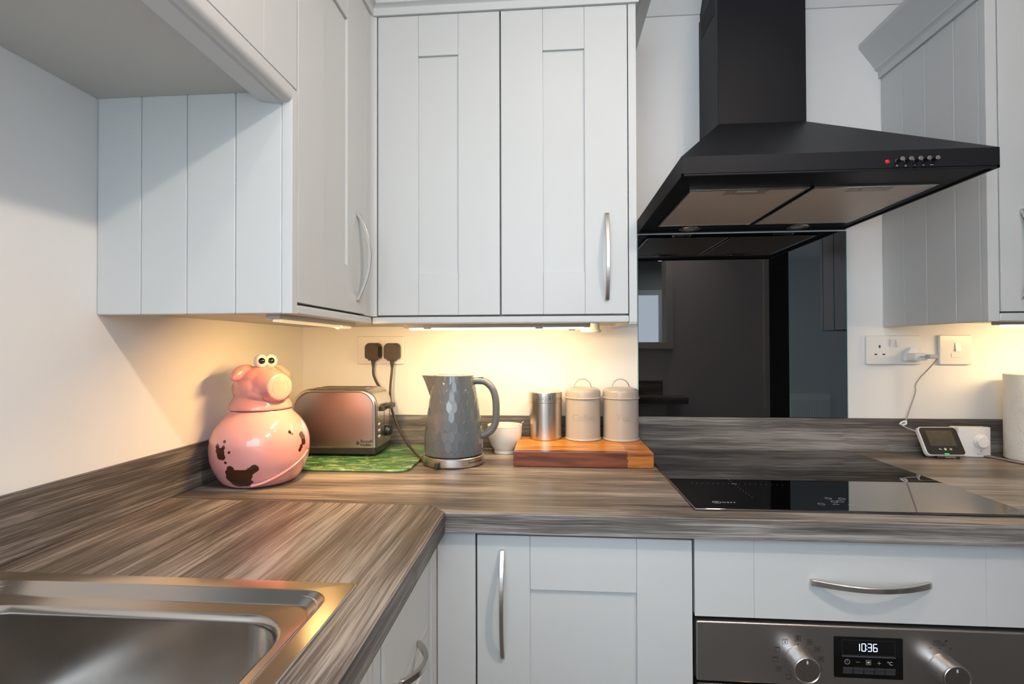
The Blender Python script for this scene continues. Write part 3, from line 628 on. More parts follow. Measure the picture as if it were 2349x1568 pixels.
# ------------------------------------------------------------------ splashback
bm = NB(); box(bm, 1.0474, 1.6474, -.0075, -.0005, TZ + .0970, 1.553, .001, 1)
sp = empty('splashback', 'black glass splashback mirroring the dark room between worktop and hood', 'splashback', (1.3474, -.004, 1.0065))
ob('glass', bm, M_['glass'], sp)
for a in (1.6475, 1.0458):
    bm = NB(); box(bm, a, a + .0016, -.0075, -.0005, TZ + .0970, 1.553); ob('polished_edge', bm, M_['gedge'], sp, smooth=0)

# ------------------------------------------------------------------ cooker hood
hd = empty('cooker_hood', 'black chimney cooker hood with grey mesh filters and push buttons', 'cooker hood', (1.3474, -.25, 1.559))
X0, X1, Y0, Y1, HZ, HT = 1.0474, 1.6474, -.5094, -.002, 1.559, 1.5985
bm = NB()
prism(bm, rrect(X0, X1, Y0, Y1, .001, 2), 'z', HZ + .004, HT, 0)
loft(bm, [[Vector(p) for p in ((X0, Y0, HT), (X1, Y0, HT), (X1, Y1, HT), (X0, Y1, HT))], [Vector(p) for p in ((1.233, -.17, 1.8085), (1.459, -.17, 1.8085), (1.459, Y1, 1.8085), (1.233, Y1, 1.8085))]], False, True)
# lower lip and underside frame
box(bm, X0, X1, Y0, Y0 + .006, HZ, HZ + .006, .001); box(bm, X0, X1, Y1 - .006, Y1, HZ - .001, HZ + .006, .001); box(bm, X0, X0 + .006, Y0, Y1, HZ, HZ + .006, .001); box(bm, X1 - .006, X1, Y0, Y1, HZ, HZ + .006, .001)
ob('canopy', bm, M_['hood'], hd, smooth=20)
bm = NB(); box(bm, 1.233, 1.459, -.17, Y1, 1.8085, 2.19, .0008, 1); ch = ob('chimney', bm, M_['hood'], hd, smooth=20)
bm = NB(); box(bm, 1.236, 1.456, -.167, Y1, 2.19, 2.419, .0008, 1); ob('upper_chimney', bm, M_['hood'], hd, smooth=20)
bm = NB()
for i in range(9): box(bm, 1.2315, 1.2335, -.135 + i * .0125, -.1285 + i * .0125, 2.125, 2.185, .0005)
ob('vent_slots', bm, M_['gap'], ch)
for (a, b_) in ((1.090, 1.3445), (1.3535, 1.6070)):
    bm = NB(); box(bm, a, b_, -.4110, -.0880, HZ + .0005, HZ + .0042, .001)
    fl = ob('filter', bm, M_['filter'], hd)
    bm = NB(); cx = (a + b_) / 2
    for q in ((a, b_, -.4130, -.4075), (a, b_, -.0910, -.0850), (a, a + .004, -.411, -.088), (b_ - .004, b_, -.411, -.088)): box(bm, q[0], q[1], q[2], q[3], HZ - .0006, HZ + .004, .0005)
    ob('filter_frame', bm, M_['chrome'], fl)
    bm = NB(); box(bm, cx - .045, cx + .045, -.4050, -.376, HZ - .0005, HZ + .003, .0005); box(bm, cx - .022, cx + .022, -.4020, -.389, HZ - .0030, HZ, .0015); ob('catch', bm, mat('beige_catch', (.36, .31, .26), .4), fl)
for x in (1.1892, 1.4915):
    bm = NB(); lathe(bm, [(.022, -.003), (.027, -.003), (.029, -.001), (.029, .005), (.022, .005)], (x, -.050, HZ), 36, cap=False); lp = ob('lamp', bm, M_['chrome'], hd)
    bm = NB(); lathe(bm, [(0, -.001), (.022, -.001), (.022, .004), (0, .004)], (x, -.050, HZ), 36); ob('lamp_glass', bm, M_['lampglass'], lp)
for i, x in enumerate((1.4599, 1.4760, 1.4929, 1.5089, 1.5241)):
    bm = NB(); lathe(bm, [(.0050, 0), (.0050, -.0015), (.0038, -.002), (.0038, -.0135), (.0, -.0135)], (x, Y0, 1.5765), 24, 'y'); bt = ob('button', bm, M_['black'], hd)
    bm = NB(); lathe(bm, [(.0042, -.0133), (.0042, -.0150), (.0036, -.0158), (0, -.0158)], (x, Y0, 1.5765), 24, 'y'); ob('button_cap', bm, M_['chrome'], bt)
bm = NB(); lathe(bm, [(.0045, 0), (.0040, -.002), (.0, -.0028)], (1.4406, Y0, 1.5758), 24, 'y'); ob('indicator_light', bm, M_['red'], hd)
bm = NB(); y = Y0 - .0003
for x0_, n_ in ((1.4929, 1), (1.5089, 2), (1.5241, 3)):
    for q in range(n_): xx = x0_ - .001 + (q - (n_ - 1) / 2) * .0022; box(bm, xx - .0006, xx + .0006, y, y + .0003, 1.5672, 1.5684)
lathe(bm, [(.0012, 0), (.0017, 0), (.0017, .0003), (.0012, .0003), (.0012, 0)], (1.4750, y, 1.5675), 16, 'y', cap=False)
dot(bm, 1.4590, 1.5680, .0009, y)
for a in (30, 90, 150, 210, 330): box(bm, 1.4590 + .0018 * math.cos(R(a)) - .0003, 1.4590 + .0018 * math.cos(R(a)) + .0003, y, y + .0003, 1.5678 + .0018 * math.sin(R(a)) - .0003, 1.5678 + .0018 * math.sin(R(a)) + .0003)
ob('button_symbols', bm, mat('white_print', (.7, .7, .7), .5), hd)

# ------------------------------------------------------------------ sockets, plugs
def plate(name, label, cat, x0, x1, z0, z1, rz=.004, group=None):
    t = empty(name, label, cat, ((x0 + x1) / 2, -.005, (z0 + z1) / 2), group=group)
    bm = NB(); prism(bm, rrect(x0, x1, z0, z1, rz, 4), 'y', -.0095, -.0005, .0028, 3); ob('faceplate', bm, M_['white'], t); return t
def rocker(t, x, z, w_=.0115, h_=.021, up=True):
    bm = NB(); a = .0055 if up else .0018; b_ = .0018 if up else .0055
    prism(bm, [(-.0090, z - h_ / 2), (-.0090 - a, z - h_ / 2), (-.0090 - b_, z + h_ / 2), (-.0090, z + h_ / 2)], 'x', x - w_ / 2, x + w_ / 2); ob('switch', bm, M_['white'], t, smooth=0)
s1 = plate('wall_socket', 'white double socket behind the kettle with both black plugs in', 'socket', .1799, .3292, 1.1641, 1.2515, group='double wall sockets')
rocker(s1, .2495, 1.2290); rocker(s1, .2635, 1.2290)
s2 = plate('wall_socket', 'white double socket right of the splashback with a white charger', 'socket', 1.7000, 1.8510, 1.1630, 1.2470, group='double wall sockets')
rocker(s2, 1.7700, 1.2243, up=False); rocker(s2, 1.7865, 1.2243)
bm = NB(); box(bm, 1.7340, 1.7385, -.0098, -.0090, 1.2110, 1.2190); box(bm, 1.7220, 1.7290, -.0098, -.0090, 1.1905, 1.1945); box(bm, 1.7440, 1.7510, -.0098, -.0090, 1.1905, 1.1945); ob('pin_holes', bm, M_['gap'], s2, smooth=0)
s3 = plate('fused_switch', 'square white fused switch on the wall right of the socket', 'switch', 1.9000, 1.9880, 1.1625, 1.2475)
rocker(s3, 1.9480, 1.2135, .0135, .023)
bm = NB(); box(bm, 1.9310, 1.9625, -.0106, -.0090, 1.1830, 1.1950, .0005); ob('fuse_carrier', bm, M_['white'], s3)
bm = NB(); lathe(bm, [(0, 0), (.0033, 0), (.0033, .0006), (0, .0006)], (1.909, -.0100, 1.2050), 16, 'y'); ob('screw_cap', bm, M_['white'], s3)
def plug(label, x, z, path, cablename_label):
    t = empty('power_plug', label, 'plug', (x, -.0100, z), group='black plugs')
    bm = NB(); loft(bm, [[Vector((p[0], y, p[1])) for p in rrect(x - w_ / 2, x + w_ / 2, z - .024, z + h_, (r_, r_ + .004, r_ + .004, r_), 5)] for y, w_, h_, r_ in
                         ((-.0102, .046, .024, .008), (-.018, .050, .026, .009), (-.024, .050, .026, .009), (-.038, .044, .024, .009), (-.042, .041, .022, .009))])
    box(bm, x - .013, x + .013, -.034, -.014, z - .0285, z - .0225, .001)
    ob('body', bm, M_['cablebrown'], t, smooth=50)
    bm = NB()
    for i in range(5): lathe(bm, [(.0068 - i * .0006, 0), (.0068 - i * .0006, -.0032), (.0055 - i * .0005, -.0042), (.0055 - i * .0005, 0)], (x, -.024, z - .0285 - i * .0042), 16)
    ob('strain_relief', bm, M_['cable'], t)
    bm = NB(); tube(bm, path, .0036, 12, 8); ob('cable', bm, M_['cable'], t)
M_['cablebrown'] = mat('dark_brown_plug_plastic', (.045, .030, .022), .42)
plug('black plug in the left half of the socket, its cable dropping behind the toaster', .2365, 1.2050, [(.2365, -.024, 1.158), (.2370, -.026, 1.146), (.2400, -.03, 1.130), (.2510, -.034, 1.108), (.2640, -.036, 1.088), (.2700, -.034, 1.05), (.27, -.03, .98), (.268, -.03, .9225)], '')
plug('black plug in the right half of the socket, its cable running down to the kettle', .2960, 1.2040, [(.2960, -.024, 1.158), (.2955, -.026, 1.140), (.2935, -.032, 1.10), (.2940, -.036, 1.065), (.3000, -.040, 1.030), (.3160, -.046, .990), (.3400, -.070, .958), (.3700, -.110, .936), (.4050, -.160, .9235), (.4400, -.215, .9160), (.475, -.265, .9150), (.497, -.287, .9165)], '')

# charger + white cable (one object: charger with its lead)
ch = empty('usb_charger', 'white plug-in charger with a grey braided lead in the right socket', 'charger', (1.822, -.01, 1.192))
bm = NB(); loft(bm, [[Vector((p[0], y, p[1])) for p in pts] for y, pts in ((-.0098, [(1.797, 1.172), (1.845, 1.172), (1.8475, 1.190), (1.832, 1.212), (1.812, 1.212), (1.7955, 1.190)]), (-.022, [(1.798, 1.173), (1.843, 1.173), (1.8455, 1.190), (1.830, 1.211), (1.812, 1.211), (1.797, 1.190)]))])
bmesh.ops.bevel(bm, geom=bm.edges[:], offset=.0025, segments=2, affect='EDGES'); ob('plug_body', bm, M_['white2'], ch)
bm = NB(); box(bm, 1.802, 1.836, -.055, -.022, 1.176, 1.196, .003, 3); ob('adaptor', bm, M_['white2'], ch)
text('small_print', 'MINTEX', .0045, M_['print'], ch, face_front((1.8165, -.0552, 1.1860))) if False else None
bm = NB(); box(bm, 1.8130, 1.8300, -.0555, -.0549, 1.1840, 1.1875); ob('printed_label', bm, M_['pw'], ch)
bm = NB(); box(bm, 1.828, 1.852, -.072, -.050, 1.1810, 1.1925, .003, 3); ob('connector', bm, mat('grey_connector', (.5, .5, .5), .4), ch)
bm = NB(); tube(bm, [(1.850, -.066, 1.1870), (1.856, -.064, 1.1855), (1.855, -.058, 1.176), (1.846, -.040, 1.150), (1.832, -.028, 1.125), (1.823, -.024, 1.105), (1.823, -.024, 1.085), (1.813, -.022, 1.050), (1.804, -.021, 1.020), (1.797, -.020, .999), (1.790, -.020, .992), (1.784, -.026, .990), (1.790, -.040, .984), (1.801, -.058, .9775)], .0017, 10, 8); ob('cable', bm, M_['wcable'], ch)
bm = NB(); tube(bm, [(1.782, -.020, .992), (1.790, -.018, .998), (1.797, -.022, 1.001), (1.793, -.028, .994), (1.785, -.024, .990)], .0026, 8, 6); ob('cable_tie', bm, M_['white2'], ch)

# ------------------------------------------------------------------ energy monitor (tilted back)
em = empty('energy_monitor', 'small tilted white display with dark screen and green light', 'smart meter display', (1.8600, -.0860, TZ + .0003))
em.rotation_euler = (0, 0, R(2)); ORG[em.name] = Vector((0, 0, 0))
TI = Matrix.Translation((0, -.002, .008)) @ Matrix.Rotation(R(-28), 4, 'X')
def tilt(bm): bm.transform(TI)
bm = NB(); prism(bm, rrect(-.0525, .0525, 0, .082, .011, 6), 'y', 0, .013, .003, 3); tilt(bm); cs = ob('case', bm, M_['white2'], em)
bm = NB(); prism(bm, rrect(-.0500, .0500, .0025, .0795, .009, 6), 'y', -.0006, .0006, .0003, 1); tilt(bm); gl = ob('front_glass', bm, mat('charcoal_gloss', (.035, .032, .030), .12), em)
bm = NB(); box(bm, -.035, .035, -.0009, -.0005, .0265, .0705); tilt(bm); ob('screen', bm, M_['screen'], gl, smooth=0)
bm = NB(); box(bm, -.016, -.009, -.001, -.0005, .0165, .0178); box(bm, -.0165, -.013, -.001, -.0005, .0172, .0195); prism(bm, [(-.003, .0145), (.003, .0145), (.003, .019), (0, .0215), (-.003, .019)], 'y', -.001, -.0005)
for q in range(3): box(bm, .0115, .0175, -.001, -.0005, .0150 + q * .0019, .0160 + q * .0019)
tilt(bm); ob('touch_icons', bm, mat('white_icon', (.6, .6, .6), .5), gl)
bm = NB(); box(bm, -.0065, .0050, -.0012, -.0005, .0036, .0056, .0003); tilt(bm); ob('status_light', bm, M_['green'], gl)
bm = NB(); prism(bm, [(-.030, .0), (.030, .0), (.030, .007), (-.030, .007)], 'y', -.006, .05, .001, 1)
prism(bm, [(.004, .004), (.010, .010), (.042, .055), (.048, .052), (.05, .004)], 'x', -.026, .026, .001, 1); ft = ob('stand', bm, M_['bmatt'], em)
text('lettering', 'Chameleon', .0062, M_['pw'], ft, Matrix.Translation((.004, -.0062, .0037)) @ Matrix.Rotation(R(180), 4, 'Y') @ Matrix.Rotation(R(90), 4, 'X'))

# ------------------------------------------------------------------ thermostat
th = empty('room_thermostat', 'white room thermostat with a round dial standing on the worktop', 'thermostat', (1.918, -.062, TZ + .0003))
bm = NB(); pts = []
for k in range(13): a = -PI / 2 + (k / 12 - .5) * 1.0; pts.append((1.9180 + .0415 * (k / 12 - .5) * 2, -.062 - .010 * (math.cos((k / 12 - .5) * PI)) + .0))
pts += [(1.9595, -.048), (1.8765, -.048)]
prism(bm, pts, 'z', TZ + .0004, TZ + .0810, .0015, 2); tb = ob('case', bm, M_['white2'], th, smooth=50)
bm = NB(); box(bm, 1.8740, 1.9620, -.0480, -.0320, TZ + .0010, TZ + .0800, .003, 2); ob('back_box', bm, M_['white2'], th)
bm = NB(); lathe(bm, [(.0200, .004), (.0200, -.002), (.0188, -.0035), (.0165, -.0035), (.0160, -.009), (.0145, -.0105), (0, -.0108)], (1.9270, -.0715, TZ + .0430), 48, 'y'); dl = ob('dial', bm, M_['white2'], th)
bm = NB(); cx, cz = 1.9270, TZ + .043
for i in range(11):
    a = R(-100 + i * 20); x = cx + .0245 * math.sin(a); z = cz + .0245 * math.cos(a); yy = -.062 - .010 * math.cos((x - 1.918) / .083 * PI) - .0004
    lathe(bm, [(0, 0), (.0008, 0), (.0008, .0006), (0, .0006)], (x, yy, z), 8, 'y')
ob('scale_marks', bm, M_['pw'], tb)
bm = NB(); lathe(bm, [(0, 0), (.0014, 0), (.0014, .0006), (0, .0006)], (1.9270, -.0722, TZ + .0165), 12, 'y'); ob('indicator_dot', bm, M_['print'], tb)
text('lettering', 'SALUS', .0062, M_['pw'], tb, face_front((1.9240, -.0727, TZ + .0085)))

th.location.x += .036; th.location.y += .006
# ------------------------------------------------------------------ kitchen roll + loop of cable
kr = empty('kitchen_roll', 'white kitchen paper roll at the right edge of the picture', 'kitchen roll', (2.0540, -.092, TZ + .0003))
bm = NB(); lathe(bm, [(.020, .0005), (.0600, .0005), (.0615, .003), (.0615, .228), (.0600, .2305), (.020, .2305)], (2.0540, -.092, TZ), 72, cap=False); ob('paper', bm, M_['paper'], kr, smooth=60)
PAPER = 1
bm = NB(); lathe(bm, [(.019, .0005), (.0203, .0005), (.0203, .2315), (.019, .2315), (.019, .0005)], (2.0540, -.092, TZ), 40, cap=False); ob('core', bm, mat('brown_card', (.35, .24, .15), .8), kr)
bm = NB()
for k, (y, z) in enumerate(((-.042, .0030), (-.050, .0030), (-.060, .0030))):
    off_ = k * .010
    tube(bm, [(1.965, y + .004 + off_ * .3, TZ + z), (1.985, y - .010 - off_ * .8, TZ + z), (1.992, -.110 - off_, TZ + z), (2.010, -.148 - off_, TZ + z), (2.05, -.166 - off_, TZ + z), (2.10, -.158 - off_, TZ + z), (2.16, -.12, TZ + z)], .0025, 10, 8)
tag(ob('coiled_cable', bm, mat('grey_flex', (.22, .20, .18), .45), origin=(2.0, -.1, TZ)), 'grey coiled cable lying behind the thermostat and kitchen roll', 'cable')
kr.location.x += .0240

# ------------------------------------------------------------------ green glass board
bm = NB(); prism(bm, rrect(.1150, .4330, -.3330, -.0180, .030, 8), 'z', TZ + .0006, TZ + .0062, .0020, 3)
gbb = tag(ob('glass_board', bm, M_['meadow'], origin=(.27, -.17, TZ + .0006)), 'green glass chopping board with a meadow print under the toaster', 'chopping board')
GZ = TZ + .0064

# ------------------------------------------------------------------ toaster
to = empty('toaster', 'brushed steel two-slot toaster on the green glass board', 'toaster', (.187, -.128, GZ))
tx0, tx1, ty0, ty1 = .0660, .3060, -.1950, -.0600
tz0, tz1 = GZ + .0235, 1.1010
bm = NB()
for (x, y) in ((tx0 + .03, ty0 + .02), (tx1 - .03, ty0 + .02), (tx0 + .03, ty1 - .02), (tx1 - .03, ty1 - .02)): lathe(bm, [(0, 0), (.009, 0), (.009, .006), (0, .006)], (x, y, GZ), 16)
loft(bm, [[Vector((p[0], p[1], z)) for p in rrect(tx0 - .001 + i, tx1 + .001 - i, ty0 - .002 + i, ty1 + .002 - i, .010, 4)] for z, i in ((GZ + .005, .006), (GZ + .009, .001), (GZ + .0225, 0), (GZ + .0235, .001))])
ob('base', bm, M_['bmatt'], to)
# wrap body
out = rrect(tx0, tx1, tz0, tz1, (.002, .046, .055, .002), 14)
ins = lambda d_: rrect(tx0 + d_, tx1 - d_, tz0 + d_ * .2, tz1 - d_, (.002, .046 - d_ * .6, .055 - d_ * .6, .002), 14)
bm = NB(); loft(bm, [[Vector((p[0], y, p[1])) for p in pts] for y, pts in ((ty0 + .001, ins(.0095)), (ty0 - .0005, ins(.0075)), (ty0 - .001, ins(.006)), (ty0 + .001, ins(.0026)), (ty0 + .004, ins(.0006)), (ty0 + .008, out), (ty1 - .008, out), (ty1 - .002, ins(.003)), (ty1, ins(.008)))])
bd = ob('body', bm, M_['steelt'] if 'steelt' in M_ else mat('toaster_brushed_steel', (.62, .59, .56), .27, 1, bump=((4, 4, 300), .08, .0003)), to, smooth=55)
bm = NB(); tube(bm, [(p[0], ty0 + .0085, p[1]) for p in out[9:]][:38], .0011, 8, 1)
ob('seam', bm, M_['cable'], bd)
# slots
bm = NB()
for y in (-.155, -.105): box(bm, .115, .268, y - .013, y + .013, tz1 - .0005, tz1 + .0012, .0006)
ob('slot_rim', bm, M_['chrome'], bd)
bm = NB()
for y in (-.155, -.105): box(bm, .119, .264, y - .010, y + .010, tz1 - .0004, tz1 + .0015)
ob('slot', bm, M_['gap'], bd)
# right end: lever slot, lever, buttons, dial
bm = NB(); box(bm, tx1 - .001, tx1 + .0004, -.1290, -.1265, .955, 1.055); box(bm, tx1 - .001, tx1 + .0008, -.078, -.0765, .955, 1.055); ob('lever_slot', bm, M_['gap'], bd)
bm = NB(); box(bm, tx1 + .0002, tx1 + .008, -.162, -.128, 1.037, 1.0505, .002); box(bm, tx1 + .0002, tx1 + .019, -.128, -.082, 1.040, 1.0540, .003); ob('lever', bm, M_['bmatt'], to)
for z in (1.001, .984, .967):
    bm = NB(); lathe(bm, [(.0058, 0), (.0058, .002), (.0045, .0034), (0, .0036)], (tx1 + .0001, -.166, z), 20, 'x'); ob('button', bm, M_['chrome'], to)
bm = NB(); lathe(bm, [(.0165, 0), (.0165, .006), (.0150, .008), (.0145, .013), (.0135, .0145), (0, .0148)], (tx1 + .0001, -.110, .976), 36, 'x'); dl = ob('browning_dial', bm, M_['black'], to)
# lettering
text('lettering', 'Russell', .0118, M_['print'], bd, face_front((.262, ty0 - .0014, .9587)), 'LEFT', ext=.0003, off=-.0001)
text('lettering', 'Hobbs', .0118, M_['print'], bd, face_front((.262, ty0 - .0014, .9492)), 'LEFT', ext=.0003, off=-.0001)
bm = NB(); lathe(bm, [(.0044, 0), (.0050, 0), (.0050, .0004), (.0044, .0004), (.0044, 0)], (.2545, ty0 - .0013, .9535), 24, 'y', cap=False); dot(bm, .2545, .9555, .0016, ty0 - .0012); dot(bm, .2545, .9518, .0018, ty0 - .0012)
ob('emblem', bm, M_['print'], bd)

# ------------------------------------------------------------------ pig jar
pg = empty('pig_jar', 'pink ceramic pig cookie jar with bulging eyes and brown splashes', 'jar', (.1140, -.4221, TZ + .0003), R(-29))
bm = NB()
PS = .980
prof = [(0, 0), (.066, 0), (.076, .002), (.085, .010), (.096, .028), (.1045, .050), (.1075, .075), (.1060, .100), (.0985, .122), (.0870, .140), (.0750, .153), (.0675, .1615), (.0655, .1645), (.060, .1650), (0, .1650)]
prof = [(r * PS, z) for r, z in prof]
sm = []
for k in range(len(prof) - 1): sm.append(prof[k])
sm.append(prof[-1])
# spline the profile
P2 = smooth_path([(r, 0, z) for r, z in prof[1:-2]], 5)
lathe(bm, [(0, 0)] + [(p.x, p.z) for p in P2] + [(.058, .1652), (0, .1652)], n=96); pig_spots(bm); bdy = ob('body', bm, M_['pinkb'], pg, smooth=70)
# moulded ridge low on the right flank
bm = NB(); pts = []
for k in range(9):
    s = k / 8; a = R(-42 + 78 * s); z = .010 + .058 * s ** 1.5
    rr = .0835 + .0215 * min(1, z / .06) ** .8; pts.append((rr * math.cos(a) , rr * math.sin(a), z))
tube(bm, pts, .0035, 12, 6, rs=(1, .7)); ob('arm_ridge', bm, mat('pink_glaze_ridge', (.68, .31, .30), .08, coat=.6), bdy)
# head: ellipsoids fused with a voxel remesh
def ell(bm, c, r, rot=None, n=32):
    mx_ = Matrix.Translation(c) @ (rot or Matrix.Identity(4)) @ Matrix.Diagonal((*r, 1))
    bmesh.ops.create_uvsphere(bm, u_segments=n, v_segments=n // 2, radius=1, matrix=mx_)
bm = NB()
lathe(bm, [(0, .1655), (.0665, .1655), (.0680, .168), (.0660, .176), (.0610, .186), (.0560, .196), (0, .20)], n=64)
ell(bm, (.000, 0, .2130), (.0600, .0610, .0430)); ell(bm, (.006, 0, .2330), (.0480, .0520, .0330)); ell(bm, (.012, 0, .2010), (.058, .054, .0290))
ell(bm, (.004, 0, .244), (.034, .038, .023)); ell(bm, (.030, 0, .2300), (.040, .042, .028), Matrix.Rotation(R(25), 4, 'Y')); ell(bm, (.030, 0, .2120), (.044, .046, .034))
lathe(bm, [(0, .030), (.046, .030), (.0400, .050), (.0335, .066), (.0300, .0745), (.0285, .0768), (0, .0775)], (.0, 0, .2180), 48, 'x')
for s in (-1, 1):
    ell(bm, (-.002, s * .044, .2530), (.0135, .0255, .0135), Matrix.Rotation(R(s * -22), 4, 'X'))
    ell(bm, (.003, s * .059, .2440), (.009, .0150, .0100), Matrix.Rotation(R(s * -48), 4, 'X'))
hdp = ob('lid_head', bm, M_['pinkh'], pg, smooth=180, label='glossy pink pig head lid')
md = hdp.modifiers.new('fuse', 'REMESH'); md.mode = 'VOXEL'; md.voxel_size = .0016; md.use_smooth_shade = True
md = hdp.modifiers.new('soften', 'SMOOTH'); md.factor = .8; md.iterations = 16
bm = NB()
for s in (-1, 1):
    n = 24; loops = []
    for o, dx in ((0, 0), (.0012, .0010), (.0024, 0)):
        loops.append([Vector((.0768 + dx, s * .0125 + (.0070 - o) * math.cos(2 * PI * k / n), .2180 + (.0140 - o) * math.sin(2 * PI * k / n))) for k in range(n)])
    loft(bm, loops, False, False)
ob('nostril_rims', bm, M_['pinkh'], hdp)
bm = NB(); tube(bm, [(.0610, -.0325, .1975), (.0635, -.031, .1925), (.0675, -.0270, .1885), (.0705, -.020, .1870)], .0007, 8, 6); ob('mouth_line', bm, M_['print'], hdp)
for s in (-1, 1):
    c_ = Vector((.020 if s < 0 else .016, s * .0125, .2755))
    bm = NB(); ell(bm, c_, (.0152, .0148, .0155), n=40); e = ob('eye', bm, M_['eye'], pg, smooth=180)
    bm = NB(); d_ = Vector((.92, -.36, .06)).normalized(); pc = c_ + Vector((d_.x * .0103, d_.y * .0100, d_.z * .011)); ell(bm, pc, (.0078, .0078, .0080), n=28); ob('pupil', bm, M_['pupil'], e, smooth=180)

# ------------------------------------------------------------------ kettle
KX, KY = .5262, -.2170
kt = empty('kettle', 'tall grey faceted electric kettle with a loop handle on a steel base', 'kettle', (KX, KY, TZ + .0003))
bm = NB(); lathe(bm, [(0, .001), (.077, .001), (.0805, .003), (.0815, .006), (.0805, .0230), (.0790, .0245), (0, .0245)], (KX, KY, TZ), 96); kb = ob('power_base', bm, M_['steel'], kt)
bm = NB(); lathe(bm, [(.0765, .0245), (.0765, .0285), (0, .0285)], (KX, KY, TZ), 64); ob('shadow_gap', bm, M_['black'], kt)
def kr_(h):   # h 0..1 -> radius
    pts = [(0, .0772), (.06, .0785), (.2, .0772), (.4, .0725), (.6, .0665), (.8, .0600), (.93, .0555), (1, .0535)]
    for (a, ra), (b_, rb) in zip(pts, pts[1:]):
        if h <= b_: s = (h - a) / (b_ - a); return ra + (rb - ra) * s
    return pts[-1][1]
KH0, KH1 = TZ + .0285, 1.1410; HH = KH1 - KH0
nc = 30; rows = 8; tlt = {}
bm = NB(); nu, nv = 360, 180; loops = []
for j in range(nv + 1):
    h = j / nv; row = []
    for i in range(nu):
        th_ = 2 * PI * i / nu
        r = kr_(h)
        if .03 < h < .93:
            # nearest hex centre in (theta, h) with staggered columns
            best = None; u_ = th_ / (2 * PI) * nc; v_ = h * rows
            for rr_ in (math.floor(v_) - 1, math.floor(v_), math.floor(v_) + 1, math.floor(v_) + 2):
                o_ = .5 * (rr_ % 2); cu = round(u_ - o_) + o_
                dd = ((u_ - cu) * 1.0) ** 2 + ((v_ - rr_) * .72) ** 2 if True else 0
                dd = .8 * abs(u_ - cu) + abs(v_ - rr_)
                if best is None or dd < best[0]: best = (dd, cu, rr_)
            _, cu, rr_ = best; key = (cu % nc, rr_)
            if key not in tlt: tlt[key] = (random.uniform(-.045, .045), random.uniform(-.05, .05))
            hc = min(max(rr_ / rows, 0), 1); rc = kr_(hc); dth = th_ - cu * 2 * PI / nc
            sl = (kr_(min(1, hc + .01)) - kr_(max(0, hc - .01))) / (.02 * HH)
            z_ = (h - hc) * HH; a_ = tlt[key]
            r = (rc + sl * z_) / math.cos(dth) + a_[0] * rc * math.sin(dth) * .6 + a_[1] * z_ * .5
            fade = min(1, (h - .03) / .03, (.93 - h) / .03); r = kr_(h) * (1 - fade) + r * fade
        row.append(Vector((KX + r * math.cos(th_), KY + r * math.sin(th_), KH0 + h * HH)))
    loops.append(row)
loft(bm, loops); kbody = ob('body', bm, M_['kettle'], kt, smooth=0)
# spout
bm = NB(); loops = []
for k in range(13):
    s = k / 12; z = KH1 + .0005 - s * .066; hb_ = (z - KH0) / HH; r = kr_(min(1, max(0, hb_))) - .004
    tipx = .0865 + (.0610 - .0865) * s ** .85; w2 = .032 * (1 - s) ** .7 + .002
    row = []
    for q in range(9):
        tq = q / 8 * 2 - 1; a = abs(tq); x = -(r + (tipx - r) * (1 - a ** 1.25)) ; y = w2 * tq
        row.append(Vector((KX + x, KY + y, z)))
    row += [Vector((KX - r + .012, KY + w2, z)), Vector((KX - r + .012, KY - w2, z))]
    loops.append(row)
loft(bm, loops); ob('spout', bm, M_['kettle2'], kt, smooth=40)
bm = NB(); lathe(bm, [(.0535, 0), (.0535, .0020), (.0520, .0034), (.047, .0040), (0, .0042)], (KX, KY, KH1 + .0002), 72); lidp = ob('lid', bm, mat('grey_lid_sheen', (.36, .35, .32), .3), kt, smooth=40)  # grey lid given a paler colour for the light it reflects
bm = NB(); lathe(bm, [(.0400, 0), (.0400, .0022), (.0385, .0034), (0, .0044)], (KX, KY, KH1 + .0042), 60); ob('lid_cap', bm, mat('grey_cap_sheen', (.45, .43, .39), .35), lidp, smooth=40)  # cream tint stands for light reflected off the grey cap
bm = NB(); hx = KX; tube(bm, [(KX + .050, KY, 1.126), (KX + .066, KY, 1.1275), (KX + .086, KY, 1.1240), (KX + .104, KY, 1.1060), (KX + .1120, KY, 1.080), (KX + .1135, KY, 1.045), (KX + .1110, KY, 1.015), (KX + .100, KY, .996), (KX + .086, KY, .9870), (KX + .070, KY, .9810)], .01, 24, 8, flat=(.0095, .0125, (0, 0, 1)))
hn = ob('handle', bm, M_['kettle2'], kt, smooth=60)
bm = NB(); box(bm, KX + .066, KX + .080, KY - .008, KY + .008, 1.1355, 1.1400, .0015); ob('lid_release', bm, M_['chrome'], hn)
bm = NB(); box(bm, KX + .0790, KX + .1010, KY - .006, KY + .006, .9450, .9480, .001); ob('power_switch', bm, M_['bmatt'], kt)
bm = NB(); box(bm, KX - .033, KX - .024, KY - .0865, KY - .076, TZ + .001, TZ + .016, .001); ob('cable_outlet', bm, M_['bmatt'], kb)
text('lettering', 'Russell Hobbs', .0085, M_['print'], kb, None, 'LEFT', ext=.0002, bend=(.0812, R(-52), (KX, KY, TZ + .0140)))

